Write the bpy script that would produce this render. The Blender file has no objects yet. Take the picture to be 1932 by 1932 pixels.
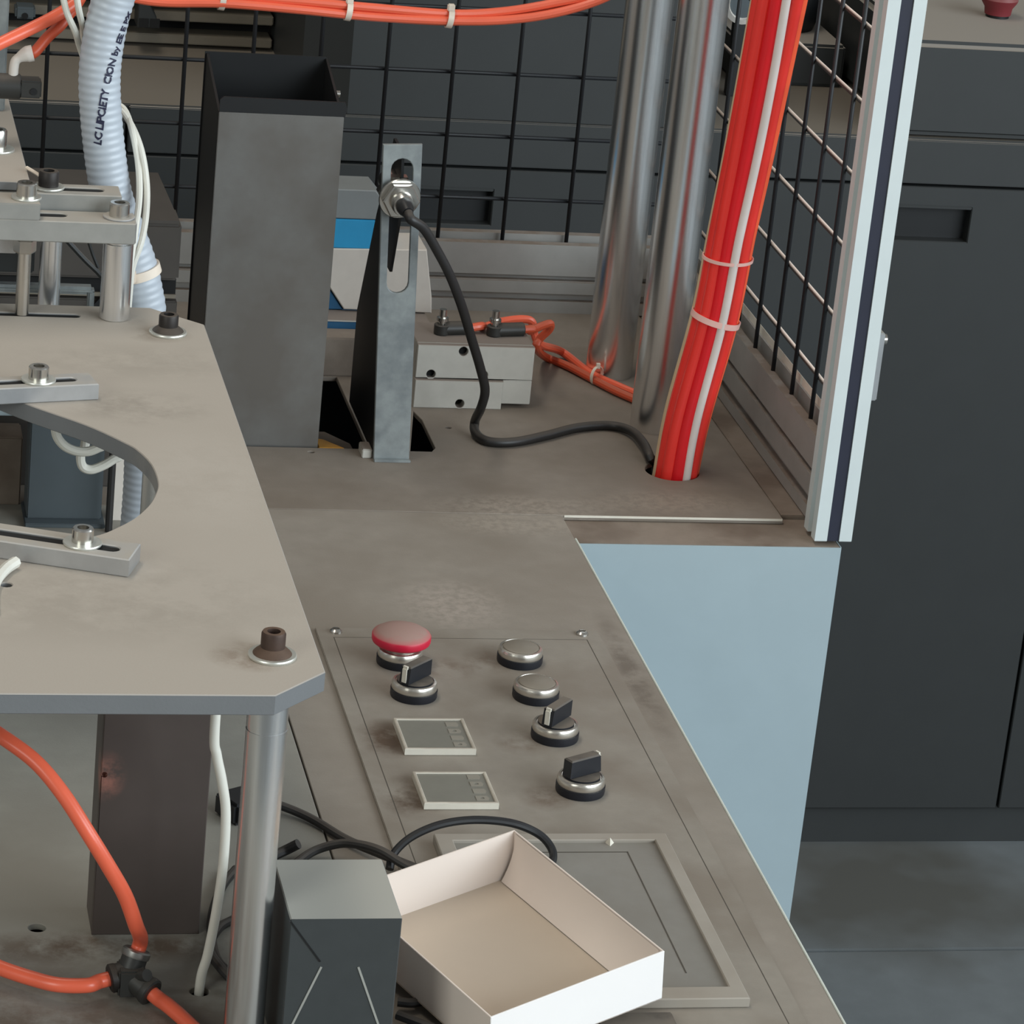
import bpy, bmesh, math, random
from mathutils import Vector, Matrix
random.seed(4)
V = Vector
scn = bpy.context.scene
COL = scn.collection
PI = math.pi

# ------------------------------------------------------------------ camera
FPX = 6550.82
RX = V((0.97663597, -0.19255957, 0.09540956))      # camera right
RD = V((0.01776071, -0.37012805, -0.92881095))     # camera down
RF = V((0.21416519, 0.90880473, -0.35806037))      # camera forward
CAM = V((-0.48996, -2.00744, 0.89561))
cd = bpy.data.cameras.new('camera')
cam = bpy.data.objects.new('camera', cd); COL.objects.link(cam)
m = Matrix((RX, -RD, -RF)).transposed().to_4x4(); m.translation = CAM
cam.matrix_world = m
cd.sensor_fit = 'HORIZONTAL'; cd.sensor_width = 36.0
cd.lens = FPX / 1932 * 36.0
cd.clip_start = 0.05; cd.clip_end = 60
scn.camera = cam

def at(px, py, X=None, Y=None, Z=None):
    """a point of the place, from where it shows in the photograph and one known coordinate"""
    d = RX * ((px - 966) / FPX) + RD * ((py - 966) / FPX) + RF
    if X is not None: t = (X - CAM.x) / d.x
    elif Y is not None: t = (Y - CAM.y) / d.y
    else: t = (Z - CAM.z) / d.z
    return CAM + d * t

# ------------------------------------------------------------------ light
scn.view_settings.view_transform = 'Standard'
scn.view_settings.look = 'None'
scn.view_settings.gamma = 1.0
scn.view_settings.use_curve_mapping = False
scn.view_settings.exposure = 0.05
w = bpy.data.worlds.new('world'); scn.world = w; w.use_nodes = True
bg = w.node_tree.nodes['Background']
bg.inputs[0].default_value = (0.80, 0.80, 0.78, 1); bg.inputs[1].default_value = 0.29

def area(name, loc, target, sx, sy, power, col):
    l = bpy.data.lights.new(name, 'AREA'); l.shape = 'RECTANGLE'; l.size = sx; l.size_y = sy
    l.energy = power; l.color = col
    o = bpy.data.objects.new(name, l); COL.objects.link(o); o.location = loc
    o.rotation_euler = (V(target) - V(loc)).to_track_quat('-Z', 'Y').to_euler()
    return o
# big daylight windows of the hall, to the right and in front of the machine, and a row of ceiling lamps
area('window_daylight', (2.7, -3.1, 1.45), (0.1, 0.2, 0.0), 3.4, 2.0, 155, (0.84, 0.94, 1.0))
area('ceiling_lamp', (-0.9, 0.4, 3.2), (-0.1, 0.2, 0.0), 2.6, 0.5, 32, (1.0, 0.92, 0.80))

area('window_daylight', (3.7, -0.9, 1.5), (0.1, 0.2, 0.0), 2.0, 2.0, 60, (0.84, 0.94, 1.0))
area('window_daylight', (-3.0, -3.2, 1.7), (-0.1, 0.2, 0.1), 1.6, 1.8, 45, (0.95, 1.0, 0.94))

# ------------------------------------------------------------------ materials
def lin(c):
    return tuple(((v / 255) / 12.92 if v / 255 <= .04045 else ((v / 255 + .055) / 1.055) ** 2.4) for v in c) + (1,)

def M(name, c, rough=.5, metal=0.0, var=.10, scale=40, dust=None, dust_amt=.8, bump=0.0, c2=None,
      spec=.5, stretch=None, dust_r=(.15, .55), patches=(), trans=0.0, big=None):
    mt = bpy.data.materials.new(name); mt.use_nodes = True
    nt = mt.node_tree; N = nt.nodes; L = nt.links
    b = N['Principled BSDF']
    b.inputs['Roughness'].default_value = rough; b.inputs['Metallic'].default_value = metal
    b.inputs['Specular IOR Level'].default_value = spec
    b.inputs['Transmission Weight'].default_value = trans
    geo = N.new('ShaderNodeNewGeometry')
    vec = geo.outputs['Position']
    if stretch:
        mp = N.new('ShaderNodeMapping'); mp.inputs['Scale'].default_value = stretch
        L.new(vec, mp.inputs['Vector']); vec = mp.outputs['Vector']
    def noise(sc, det=5, ro=.6):
        n = N.new('ShaderNodeTexNoise'); n.inputs['Scale'].default_value = sc
        n.inputs['Detail'].default_value = det; n.inputs['Roughness'].default_value = ro
        L.new(vec, n.inputs['Vector']); return n.outputs['Fac']
    def ramp(f, a, bb):
        r = N.new('ShaderNodeMapRange'); r.inputs[1].default_value = a; r.inputs[2].default_value = bb
        L.new(f, r.inputs[0]); return r.outputs[0]
    def mix(f, a, bb):
        x = N.new('ShaderNodeMix'); x.data_type = 'RGBA'
        if isinstance(f, float): x.inputs[0].default_value = f
        else: L.new(f, x.inputs[0])
        for s, v in ((6, a), (7, bb)):
            if isinstance(v, tuple): x.inputs[s].default_value = v
            else: L.new(v, x.inputs[s])
        return x.outputs[2]
    def mul(a, bb):
        x = N.new('ShaderNodeMath'); x.operation = 'MULTIPLY'
        for s, v in ((0, a), (1, bb)):
            if isinstance(v, (int, float)): x.inputs[s].default_value = v
            else: L.new(v, x.inputs[s])
        return x.outputs[0]
    base = lin(c)
    lo = tuple(v * (1 - var) for v in base[:3]) + (1,); hi = tuple(min(1, v * (1 + var)) for v in base[:3]) + (1,)
    nf = noise(scale)
    colr = mix(ramp(nf, .3, .7), lo, hi)
    if c2 is not None:
        colr = mix(ramp(noise(big or scale * .12, 4, .55), .42, .62), colr, lin(c2))
    if dust is not None:                        # dust, painted light or a plain tint on what faces up
        sp = N.new('ShaderNodeSeparateXYZ'); L.new(geo.outputs['Normal'], sp.inputs[0])
        f = mul(mul(ramp(sp.outputs[2], .35, .9), ramp(noise(30, 5, .6), *dust_r)), dust_amt)
        colr = mix(f, colr, lin(dust))
        if metal > 0:
            inv = N.new('ShaderNodeMath'); inv.operation = 'SUBTRACT'; inv.inputs[0].default_value = 1; L.new(f, inv.inputs[1])
            L.new(mul(inv.outputs[0], metal), b.inputs['Metallic'])
        rr = N.new('ShaderNodeMapRange'); rr.inputs[3].default_value = rough; rr.inputs[4].default_value = .85
        L.new(f, rr.inputs[0]); L.new(rr.outputs[0], b.inputs['Roughness'])
    for (p, rad, pc, strength) in patches:      # rubbed, dirty or painted-shade places with a shape of their own
        vm = N.new('ShaderNodeVectorMath'); vm.operation = 'SUBTRACT'; vm.inputs[1].default_value = p
        L.new(geo.outputs['Position'], vm.inputs[0])
        vs = N.new('ShaderNodeVectorMath'); vs.operation = 'DIVIDE'; vs.inputs[1].default_value = rad
        L.new(vm.outputs[0], vs.inputs[0])
        ln = N.new('ShaderNodeVectorMath'); ln.operation = 'LENGTH'; L.new(vs.outputs[0], ln.inputs[0])
        msk = ramp(ln.outputs['Value'], 1.0, .35)
        f = mul(mul(msk, ramp(noise(150 if strength > 0 else 25, 6, .7), .40, .58)), abs(strength))
        colr = mix(f, colr, lin(pc))
    L.new(colr, b.inputs['Base Color'])
    if bump:
        bp = N.new('ShaderNodeBump'); bp.inputs['Strength'].default_value = bump; bp.inputs['Distance'].default_value = .001
        L.new(noise(700, 3, .6), bp.inputs['Height']); L.new(bp.outputs[0], b.inputs['Normal'])
    return mt

DUST = (150, 141, 128)
m_plate = M('dusty_plate', (128, 130, 132), .45, .35, .04, 25, dust=(172, 163, 152), dust_amt=1.0, dust_r=(-.35, .15), bump=.08,
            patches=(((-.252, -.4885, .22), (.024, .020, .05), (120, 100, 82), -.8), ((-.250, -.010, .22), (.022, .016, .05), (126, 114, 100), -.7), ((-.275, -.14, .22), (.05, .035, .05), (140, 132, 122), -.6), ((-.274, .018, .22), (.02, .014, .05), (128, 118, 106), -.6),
                     ((-.32, -.42, .22), (.12, .07, .05), (150, 141, 130), -.5), ((-.25, -.25, .22), (.05, .09, .05), (186, 178, 168), -.35), ((-.27, -.06, .22), (.09, .04, .05), (150, 142, 131), -.45)))
m_alu = M('milled_aluminium', (190, 192, 194), .38, .85, .08, 60, dust=(168, 160, 148), dust_amt=.9)
m_alu_side = M('dull_aluminium', (168, 168, 164), .45, .6, .08, 60, dust=(165, 157, 146), dust_amt=.9)
m_deckf = M('front_deck_paint', (143, 135, 125), .6, 0, .06, 60, c2=(132, 123, 112), bump=.1, big=7,
            patches=(((-0.030, 0.095, 0), (.045, .05, .05), (172, 160, 150), .55),
                     ((0.07, -.02, 0), (.012, .12, .05), (95, 85, 75), -.7),
                     ((0.045, 0.245, 0), (.07, .03, .05), (168, 158, 145), .5)))
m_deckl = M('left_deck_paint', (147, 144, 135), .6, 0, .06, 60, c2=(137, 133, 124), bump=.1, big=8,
            patches=(((-.36, -.53, 0), (.22, .175, .05), (104, 89, 76), -.95),  # brown area: shadow of pillar and dark box painted in, mixed with dust
                     ((-.30, -.375, 0), (.10, .022, .05), (88, 72, 58), -.9),  # edge of that painted shadow and dust at the column foot
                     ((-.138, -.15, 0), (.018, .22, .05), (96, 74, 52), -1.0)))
m_deckr = M('rear_deck_paint', (132, 123, 113), .65, 0, .07, 60, c2=(120, 110, 99), bump=.1, big=9,
            patches=(((0.055, 0.275, 0), (.08, .03, .05), (165, 154, 141), .5),
                     ((0.17, 0.29, 0), (.08, .03, .05), (160, 147, 132), .4)))
m_ledge = M('ledge_paint', (134, 122, 110), .65, 0, .08, 70, c2=(110, 96, 84), bump=.1, big=16)
m_white = M('blue_white_paint', (158, 172, 177), .45, 0, .02, 30)
m_litedge = M('lit_edge_tint', (205, 210, 202), .5, 0, .04, 30)  # pale tint stands for light on the deck edge
m_panel = M('control_panel_sheet', (142, 135, 125), .55, 0, .05, 80, c2=(130, 121, 110), bump=.08, big=12,
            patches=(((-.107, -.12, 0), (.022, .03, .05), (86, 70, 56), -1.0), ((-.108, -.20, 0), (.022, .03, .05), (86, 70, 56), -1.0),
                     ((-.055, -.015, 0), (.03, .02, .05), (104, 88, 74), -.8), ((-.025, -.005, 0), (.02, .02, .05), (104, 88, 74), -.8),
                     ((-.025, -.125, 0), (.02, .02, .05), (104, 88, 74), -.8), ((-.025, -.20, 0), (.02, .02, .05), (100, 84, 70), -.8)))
m_groove = M('groove_dark', (78, 72, 64), .8)
m_brownk = M('dark_brown_dirt', (66, 61, 56), .7, 0, .08, 40)
m_dark = M('dark_cabinet_paint', (46, 48, 48), .5, 0, .05, 20, dust=(150, 143, 134), dust_amt=1.0, dust_r=(-.3, .25))
m_darkc = M('clean_dark_paint', (43, 45, 45), .5, 0, .05, 20)
m_lowtop = M('brown_dusty_top', (46, 48, 48), .5, 0, .05, 20, dust=(112, 104, 93), dust_amt=1.0, dust_r=(-.3, .3))
m_black = M('black_paint', (14, 16, 18), .5, 0, .1, 40)
m_cavity = M('cavity_black', (18, 18, 18), .9)  # near-black stands for the shade inside slots, bores and openings
m_rubber = M('black_rubber', (28, 28, 30), .45, 0, .1, 60)
m_cable_blk = M('black_cable_sheath', (34, 33, 33), .45, 0, .1, 60, dust=(96, 88, 80), dust_amt=.5)
m_chrome = M('polished_steel', (238, 239, 240), .25, 1.0, .04, 20, stretch=(60, 60, 1))
m_steel = M('bright_steel', (205, 202, 196), .25, 1.0, .05, 60)
m_oxide = M('black_oxide_steel', (48, 44, 42), .5, .5, .1, 80, dust=(120, 108, 96), dust_amt=.5)
m_rust = M('rusty_bolt_steel', (70, 54, 46), .6, .4, .2, 120, dust=(120, 96, 78), dust_amt=.6)
m_washer = M('zinc_washer', (214, 214, 206), .35, .7, .05, 60)
m_galv = M('galvanised_steel', (150, 156, 156), .5, .45, .14, 90, c2=(126, 132, 134), big=40)
m_grey = M('grey_sheet_metal', (150, 150, 148), .36, .85, .04, 160, c2=(138, 135, 131), big=14)
m_brown = M('brown_coated_steel', (86, 77, 73), .45, .25, .06, 30, patches=(((-.3055, -.362, .094), (.012, .02, .016), (190, 128, 112), -.7),))
m_bluegrey = M('blue_grey_paint', (74, 82, 86), .5, 0, .05, 30)
m_red = M('red_tube', (240, 58, 50), .22, 0, .05, 30)
m_redd = M('deep_red_tube', (228, 32, 40), .22, 0, .05, 30)
m_orange = M('orange_red_tube', (252, 100, 62), .25, 0, .05, 30)
m_orange2 = M('orange_tube', (240, 108, 78), .3, 0, .05, 30)
m_orange3 = M('dull_orange_tube', (206, 84, 52), .4, 0, .06, 30, dust=(150, 110, 90), dust_amt=.35)
m_whitetube = M('white_tube', (226, 214, 208), .35, 0, .04, 30)
m_beige = M('beige_tube', (206, 180, 146), .45, 0, .06, 30)
m_tie = M('nylon_tie', (226, 212, 196), .4)
m_tiepink = M('clear_nylon_tie', (240, 190, 180), .35)
m_hose = M('clear_hose', (190, 198, 207), .36, 0, .04, 60, trans=.1)
m_ink = M('hose_ink', (34, 36, 62), .6)
m_cablew = M('white_cable_sheath', (216, 214, 204), .45, 0, .04, 40)
m_fitw = M('white_fitting_plastic', (214, 208, 200), .45, 0, .04, 40)
m_fitb = M('dark_fitting_plastic', (48, 48, 46), .45, 0, .06, 60, dust=(110, 100, 90), dust_amt=.4)
m_paper = M('white_card', (238, 234, 232), .7, 0, .01, 20)
m_paperin = M('card_inner_face', (196, 181, 164), .75, 0, .02, 20)
m_paperw = M('warm_white_card', (226, 213, 203), .7, 0, .01, 20)
m_estop = M('red_mushroom_plastic', (196, 24, 56), .4, 0, .05, 60, dust=(150, 130, 120), dust_amt=.92, dust_r=(-.1, .5))
m_ring = M('button_bezel_steel', (214, 208, 198), .28, .9, .04, 60)
m_cap = M('dusty_button_cap', (136, 128, 116), .5, .2, .05, 60)
m_knob = M('black_knob_plastic', (26, 28, 34), .42, 0, .06, 60, dust=(126, 116, 104), dust_amt=.75)
m_base = M('black_button_base', (22, 24, 32), .45, 0, .06, 60)
m_index = M('white_index_line', (222, 216, 202), .5)
m_frame = M('pale_display_frame', (216, 210, 196), .5, 0, .04, 60, dust=(160, 150, 137), dust_amt=.9)
m_face = M('grey_display_face', (122, 120, 111), .4, 0, .05, 90)
m_key = M('display_key', (140, 135, 124), .5, 0, .04, 90)
m_bezel = M('touch_panel_bezel', (158, 151, 141), .5, 0, .04, 60, c2=(148, 140, 129), big=15)
m_screen = M('dusty_screen', (132, 129, 122), .4, 0, .05, 70, c2=(124, 120, 112), big=15)
m_psu = M('dark_grey_housing', (56, 60, 61), .5, 0, .05, 120, dust=(166, 164, 156), dust_amt=1.0, dust_r=(-.3, .2))
m_slit = M('pale_scored_line', (150, 150, 144), .6)
m_slot = M('navy_slot_strip', (34, 36, 52), .5)
m_post = M('anodised_aluminium', (212, 219, 218), .35, .15, .02, 40)
m_rail = M('dirty_anodised_aluminium', (170, 168, 164), .42, .45, .08, 30, dust=(122, 108, 96), dust_amt=.95)
m_wire = M('black_mesh_wire', (20, 22, 26), .5, 0, .08, 60)
m_wirelit = M('lit_mesh_wire', (60, 56, 54), .5, 0, .08, 60, dust=(226, 208, 194), dust_amt=1.0, dust_r=(-.3, .2))  # pale upper side paints the light caught by the side wires
m_valve = M('grey_white_block', (196, 193, 184), .45, .1, .05, 80, dust=(122, 110, 102), dust_amt=.9, dust_r=(-.2, .3))  # up-facing faces tinted darker brown
m_blue = M('blue_card', (38, 150, 200), .5, 0, .05, 60)
m_blued = M('deep_blue_card', (30, 86, 124), .5, 0, .05, 60)
m_cream = M('cream_card', (206, 198, 188), .6, 0, .04, 60)
m_lidgrey = M('grey_card', (128, 132, 132), .6, 0, .04, 60)
m_floor = M('concrete_floor', (108, 113, 115), .6, 0, .08, 20, c2=(84, 84, 80), bump=.1, big=3)
m_wall = M('dim_wall', (96, 96, 92), .8)
m_slat = M('beige_slat', (112, 105, 93), .6, 0, .06, 30)
m_yellow = M('yellow_plastic', (206, 146, 50), .5)
m_redknob = M('dull_red_knob', (120, 40, 46), .5, 0, .05, 60, dust=(158, 148, 136), dust_amt=.95)

# ------------------------------------------------------------------ shapes
def B(): return bmesh.new()

def add_box(bm, x0, x1, y0, y1, z0, z1, bev=0.0, mat4=None, seg=2):
    t = bmesh.new()
    bmesh.ops.create_cube(t, size=1)
    for v in t.verts:
        v.co = V(((x0 + x1) / 2 + v.co.x * (x1 - x0), (y0 + y1) / 2 + v.co.y * (y1 - y0), (z0 + z1) / 2 + v.co.z * (z1 - z0)))
    if bev: bmesh.ops.bevel(t, geom=list(t.edges), offset=bev, segments=seg, affect='EDGES')
    if mat4 is not None: t.transform(mat4)
    me = bpy.data.meshes.new('tmp'); t.to_mesh(me); t.free(); bm.from_mesh(me); bpy.data.meshes.remove(me)
    return bm

def frame_for(d):
    d = d.normalized(); a = V((0, 0, 1)) if abs(d.z) < .9 else V((1, 0, 0))
    u = d.cross(a).normalized(); return u, d.cross(u).normalized()

def add_lathe(bm, prof, c, axis=(0, 0, 1), n=32, phase=0.0):
    """prof: list of (radius, height along axis) from bottom to top"""
    c = V(c); ax = V(axis).normalized()
    if abs(ax.z) > .99: u, v = V((1, 0, 0)), V((0, 1 if ax.z > 0 else -1, 0))
    else: u, v = frame_for(ax)
    rings = []
    for r, h in prof:
        if r < 1e-6: rings.append([bm.verts.new(c + ax * h)])
        else: rings.append([bm.verts.new(c + ax * h + (u * math.cos(phase + 2 * PI * k / n) + v * math.sin(phase + 2 * PI * k / n)) * r) for k in range(n)])
    for a, b in zip(rings, rings[1:]):
        for k in range(n):
            k2 = (k + 1) % n
            if len(a) == 1 and len(b) == 1: continue
            if len(a) == 1: bm.faces.new((a[0], b[k2], b[k]))
            elif len(b) == 1: bm.faces.new((a[k], a[k2], b[0]))
            else: bm.faces.new((a[k], a[k2], b[k2], b[k]))
    return bm

def add_cyl(bm, p0, p1, r, n=16, bev=0.0):
    p0, p1 = V(p0), V(p1); h = (p1 - p0).length
    if bev: pr = [(0, 0), (r - bev, 0), (r, bev), (r, h - bev), (r - bev, h), (0, h)]
    else: pr = [(0, 0), (r, 0), (r, h), (0, h)]
    return add_lathe(bm, pr, p0, p1 - p0, n)

def smooth_path(pts, sub=8):
    pts = [V(p) for p in pts]; out = []
    P = [pts[0] * 2 - pts[1]] + pts + [pts[-1] * 2 - pts[-2]]
    for i in range(1, len(P) - 2):
        a, b, c, d = P[i - 1], P[i], P[i + 1], P[i + 2]
        for k in range(sub):
            t = k / sub
            out.append(.5 * ((2 * b) + (c - a) * t + (2 * a - 5 * b + 4 * c - d) * t * t + (3 * b - a - 3 * c + d) * t ** 3))
    out.append(pts[-1].copy()); return out

def path_frames(path):
    fr = []; u = None
    for i, p in enumerate(path):
        d = (path[min(i + 1, len(path) - 1)] - path[max(i - 1, 0)]).normalized()
        if u is None: u, _ = frame_for(d)
        else: u = (u - d * u.dot(d)).normalized()
        fr.append((p, u, d.cross(u).normalized(), d))
    return fr

def add_tube(bm, pts, r, n=12, sub=8, raw=False):
    path = pts if raw else smooth_path(pts, sub)
    fr = path_frames(path); rings = []; s = 0
    for i, (p, u, v, d) in enumerate(fr):
        if i: s += (p - fr[i - 1][0]).length
        rr = r(s) if callable(r) else r
        rings.append([bm.verts.new(p + (u * math.cos(2 * PI * k / n) + v * math.sin(2 * PI * k / n)) * rr) for k in range(n)])
    for a, b in zip(rings, rings[1:]):
        for k in range(n): bm.faces.new((a[k], a[(k + 1) % n], b[(k + 1) % n], b[k]))
    bm.faces.new(rings[0][::-1]); bm.faces.new(rings[-1])
    return bm

def circ(cx, cy, r, n=24, r2=None, a0=0.0):
    r2 = r2 or r
    return [(cx + r * math.cos(a0 + 2 * PI * k / n), cy + r2 * math.sin(a0 + 2 * PI * k / n)) for k in range(n)]

def slot(x0, y0, x1, y1, r, n=8):
    a = math.atan2(y1 - y0, x1 - x0); out = []
    for k in range(n + 1): t = a - PI / 2 + PI * k / n; out.append((x1 + r * math.cos(t), y1 + r * math.sin(t)))
    for k in range(n + 1): t = a + PI / 2 + PI * k / n; out.append((x0 + r * math.cos(t), y0 + r * math.sin(t)))
    return out

def add_prism(bm, outer, holes, a0, a1, plane='XY', bev=0.0):
    """flat outline with holes, given thickness from a0 to a1 along the axis that the plane leaves out"""
    cu = bpy.data.curves.new('tmp', 'CURVE'); cu.dimensions = '2D'; cu.fill_mode = 'BOTH'
    cu.extrude = (a1 - a0) / 2 - bev
    if bev: cu.bevel_depth = bev; cu.bevel_resolution = 0; cu.offset = -bev
    for loop in [outer] + list(holes):
        s = cu.splines.new('POLY'); s.points.add(len(loop) - 1); s.use_cyclic_u = True
        for p, q in zip(s.points, loop): p.co = (q[0], q[1], 0, 1)
    o = bpy.data.objects.new('tmp', cu); COL.objects.link(o)
    dg = bpy.context.evaluated_depsgraph_get(); dg.update()
    me = bpy.data.meshes.new_from_object(o.evaluated_get(dg))
    bpy.data.objects.remove(o); bpy.data.curves.remove(cu)
    mid = (a0 + a1) / 2
    for v in me.vertices:
        x, y, z = v.co
        v.co = {'XY': (x, y, z + mid), 'XZ': (x, mid - z, y), 'YZ': (z + mid, x, y)}[plane]
    n0 = len(bm.verts)
    bm.from_mesh(me); bpy.data.meshes.remove(me)
    bm.verts.ensure_lookup_table()
    bmesh.ops.remove_doubles(bm, verts=bm.verts[n0:], dist=1e-6)
    return bm

def obj(name, bm, mat, parent=None, angle=35, normals=True):
    if normals: bmesh.ops.recalc_face_normals(bm, faces=bm.faces)
    me = bpy.data.meshes.new(name); bm.to_mesh(me); bm.free()
    me.polygons.foreach_set('use_smooth', [True] * len(me.polygons)); me.set_sharp_from_angle(angle=math.radians(angle))
    me.materials.append(mat)
    o = bpy.data.objects.new(name, me); COL.objects.link(o)
    if parent is not None:
        base = parent.location if parent.parent is None else parent.location + parent.parent.location
        o.parent = parent
    else:
        lo = [min(v.co[i] for v in me.vertices) for i in range(3)]; hi = [max(v.co[i] for v in me.vertices) for i in range(3)]
        base = V(((lo[0] + hi[0]) / 2, (lo[1] + hi[1]) / 2, lo[2])); o.location = base
    me.transform(Matrix.Translation(-base))
    return o

def tag(o, label, cat, group=None, kind=None):
    if kind: o['kind'] = kind
    else: o['category'] = cat
    o['label'] = label
    if group: o['group'] = group
    return o

def thing(name, loc, label, cat, group=None, kind=None):
    o = bpy.data.objects.new(name, None); COL.objects.link(o); o.location = V(loc); o.empty_display_size = .02
    return tag(o, label, cat, group, kind)

def struct(o):
    o['kind'] = 'structure'; return o

def bolt(parent, x, y, z, hr=.0062, hh=.008, wr=.012, wh=.0016, mat=None, wmat=None, flange=1.0):
    """socket head cap screw on a washer; the head is a part, the washer its sub-part"""
    mat = mat or m_steel; wmat = wmat or m_washer
    h = B()
    z1 = z + wh
    rs = hr * .55
    add_lathe(h, [(0, z1), (hr * flange, z1), (hr * (1 + (flange - 1) * .8), z1 + hh * .08), (hr, z1 + hh * .30), (hr, z1 + hh * .9), (hr * .9, z1 + hh), (rs, z1 + hh), (rs, z1 + hh * .35), (0, z1 + hh * .35)], (x, y, 0), n=28)
    p = obj('bolt', h, mat, parent)
    wb = B(); add_lathe(wb, [(0, z), (wr * .97, z), (wr, z + wh * .3), (wr, z + wh * .7), (wr * .97, z + wh), (0, z + wh)], (x, y, 0), n=36)
    q = obj('washer', wb, wmat, p) if p.parent and p.parent.parent is None else obj('washer', wb, wmat, parent)
    return p

# ================================================================== SETTING
fl = bpy.data.objects.new('floor', None); COL.objects.link(fl); fl.location = (0, 0, -.75); struct(fl)
fl['label'] = 'dark grey concrete floor with one straight joint'
JY = 0.9706
for y0, y1 in ((-3.2, JY - .0025), (JY + .0025, 3.2)):
    b = B(); add_box(b, -3, 4.2, y0, y1, -.80, -.75, .001); obj('slab', b, m_floor, fl)
b = B(); add_box(b, -3, 4.2, -3.2, 3.2, -.82, -.80); obj('sub_base', b, m_groove, fl)
b = B(); add_box(b, -3, 4.2, 2.6, 2.7, -.75, 2.4)
wb_ = struct(obj('wall_back', b, m_wall)); wb_['label'] = 'plain dim grey wall far behind the machines'

# ---- long dark cabinet machine behind the guard
CY = 1.2005
cab = thing('machine_cabinet', (0.3, CY, -.75), 'long dark grey machine cabinet with recessed door handles behind the wire guard', 'cabinet')
b = B(); add_box(b, -.75, 1.30, CY + .02, CY + .75, -.75, .030); obj('body', b, m_black, cab)
b = B(); add_box(b, -.75, 1.30, CY + .012, CY + .05, -.75, -.706); obj('plinth', b, m_dark, cab)
edges = [-.64, -.147, .345, .8385, 1.30]
for i in range(4):
    x0, x1 = edges[i] + .0015, edges[i + 1] - .0015
    hx1 = edges[i + 1] - .1305; hx0 = hx1 - .092
    d = B()
    hol = [[(hx0, -.066), (hx1, -.066), (hx1, -.030), (hx0, -.030)]] if i in (0, 1, 2) else []
    add_prism(d, [(x0, -.704), (x1, -.704), (x1, -.0095), (x0, -.0095)], hol, CY, CY + .018, 'XZ', .001)
    dr = obj('door', d, m_darkc, cab)
    if hol:
        h = B(); add_box(h, hx0 - .002, hx1 + .002, CY + .0145, CY + .0175, -.068, -.028); obj('handle_recess', h, m_black, dr)
        h = B(); add_box(h, hx0, hx1, CY - .0015, CY + .012, -.0315, -.0285, .0008); obj('handle_lip', h, m_darkc, dr)
    d = B(); add_box(d, x0, x1, CY, CY + .018, -.0065, .0385, .001); obj('drawer_front', d, m_dark, cab)
b = B(); add_box(b, -.75, 1.30, CY + .004, CY + .75, .0300, .0400, .001); obj('top_sheet', b, m_lowtop, cab)
b = B(); add_prism(b, [(.0636, CY), (.40, CY), (.40, CY + .5), (.0227, CY + .5), (.0227, CY + .04)], [], .0405, .34); tag(obj('cabinet_hood', b, m_dark), 'tall dark hood with a cut corner on the cabinet behind the back wire guard', 'hood')
b = B(); add_box(b, .625, 1.30, CY, CY + .55, .0425, .139, .006, seg=3); tag(obj('cabinet_hood', b, m_dark), 'low dark hood with dusty top carrying the red stop knob', 'hood')

kn = thing('red_stop_knob', (.751, 1.325, .139), 'dusty dull red stop knob on top of the dark cabinet', 'knob')
b = B(); add_lathe(b, [(0, .139), (.012, .139), (.012, .142), (0, .142)], (.751, 1.325, 0)); obj('base', b, m_black, kn)
b = B(); add_lathe(b, [(0, .142), (.0135, .142), (.0145, .149), (.0185, .155), (.0195, .158), (.018, .161), (0, .162)], (.751, 1.325, 0)); obj('mushroom_head', b, m_redknob, kn)

lw = thing('vent_rack', (-.25, 1.44, .04), 'beige slatted vent rack standing on the low cabinet top', 'rack')
b = B(); add_box(b, -.62, .021, 1.462, 1.475, .040, .32); obj('shade_backing', b, m_cavity, lw)
zz = .044
for k in range(11):
    b = B(); add_box(b, -.62, .020, 1.43, 1.461, zz, zz + .0095, .001); obj('slat', b, m_slat, lw); zz += .0235
pa_, pb_ = at(28, 33, Y=1.41), at(67, 13, Y=1.41)
b = B(); add_box(b, pa_.x, pb_.x, 1.405, 1.429, pa_.z, pb_.z, .002); bl_ = obj('bearing_block', b, m_bluegrey, lw)
b = B(); pc_ = at(47, 30, Y=1.405); add_cyl(b, (pc_.x, 1.4052, pc_.z), (pc_.x, 1.4042, pc_.z), .0032, 14); obj('bore_shade', b, m_cavity, bl_)
pa_, pb_ = at(258, 50, Y=1.40), at(300, 0, Y=1.40)
b = B(); add_prism(b, [(pa_.x, pa_.z), (pb_.x, pa_.z), (pb_.x - .002, pa_.z + .012), (pb_.x - .012, pb_.z), (pa_.x, pb_.z)], [], 1.395, 1.429, 'XZ', .001); hb_ = obj('hanger_bracket', b, m_darkc, lw)
for k in (0, 1):
    b = B(); add_box(b, pa_.x + .002 + k * .011, pa_.x + .011 + k * .011, 1.3935, 1.396, pa_.z + .001, pa_.z + .010); obj('socket_shade', b, m_cavity, hb_)
db = thing('control_case', (.60, 1.45, .04), 'low dark control case with dusty top behind the side guard', 'case')
b = B(); add_box(b, .50, .616, 1.39, 1.54, .0405, .085, .003); obj('case', b, m_dark, db)
b = B(); add_lathe(b, [(0, .085), (.035, .085), (.040, .10), (.036, .13), (.02, .14), (0, .14)], (.565, 1.47, 0)); obj('dome', b, m_black, db)
gg = thing('round_gauge', (.425, 1.33, .04), 'small gauge in a white ring behind the chrome posts', 'gauge')
gc = at(1404, 8, Y=1.33)
b = B(); add_box(b, gc.x - .006, gc.x + .006, 1.334, 1.346, .0405, gc.z, .001); obj('stem', b, m_black, gg)
b = B(); add_lathe(b, [(0, 0), (.020, 0), (.021, .004), (.016, .007), (.015, .003), (0, .003)], (gc.x, 1.334, gc.z), (0, -1, 0)); obj('ring', b, m_fitw, gg)
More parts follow.
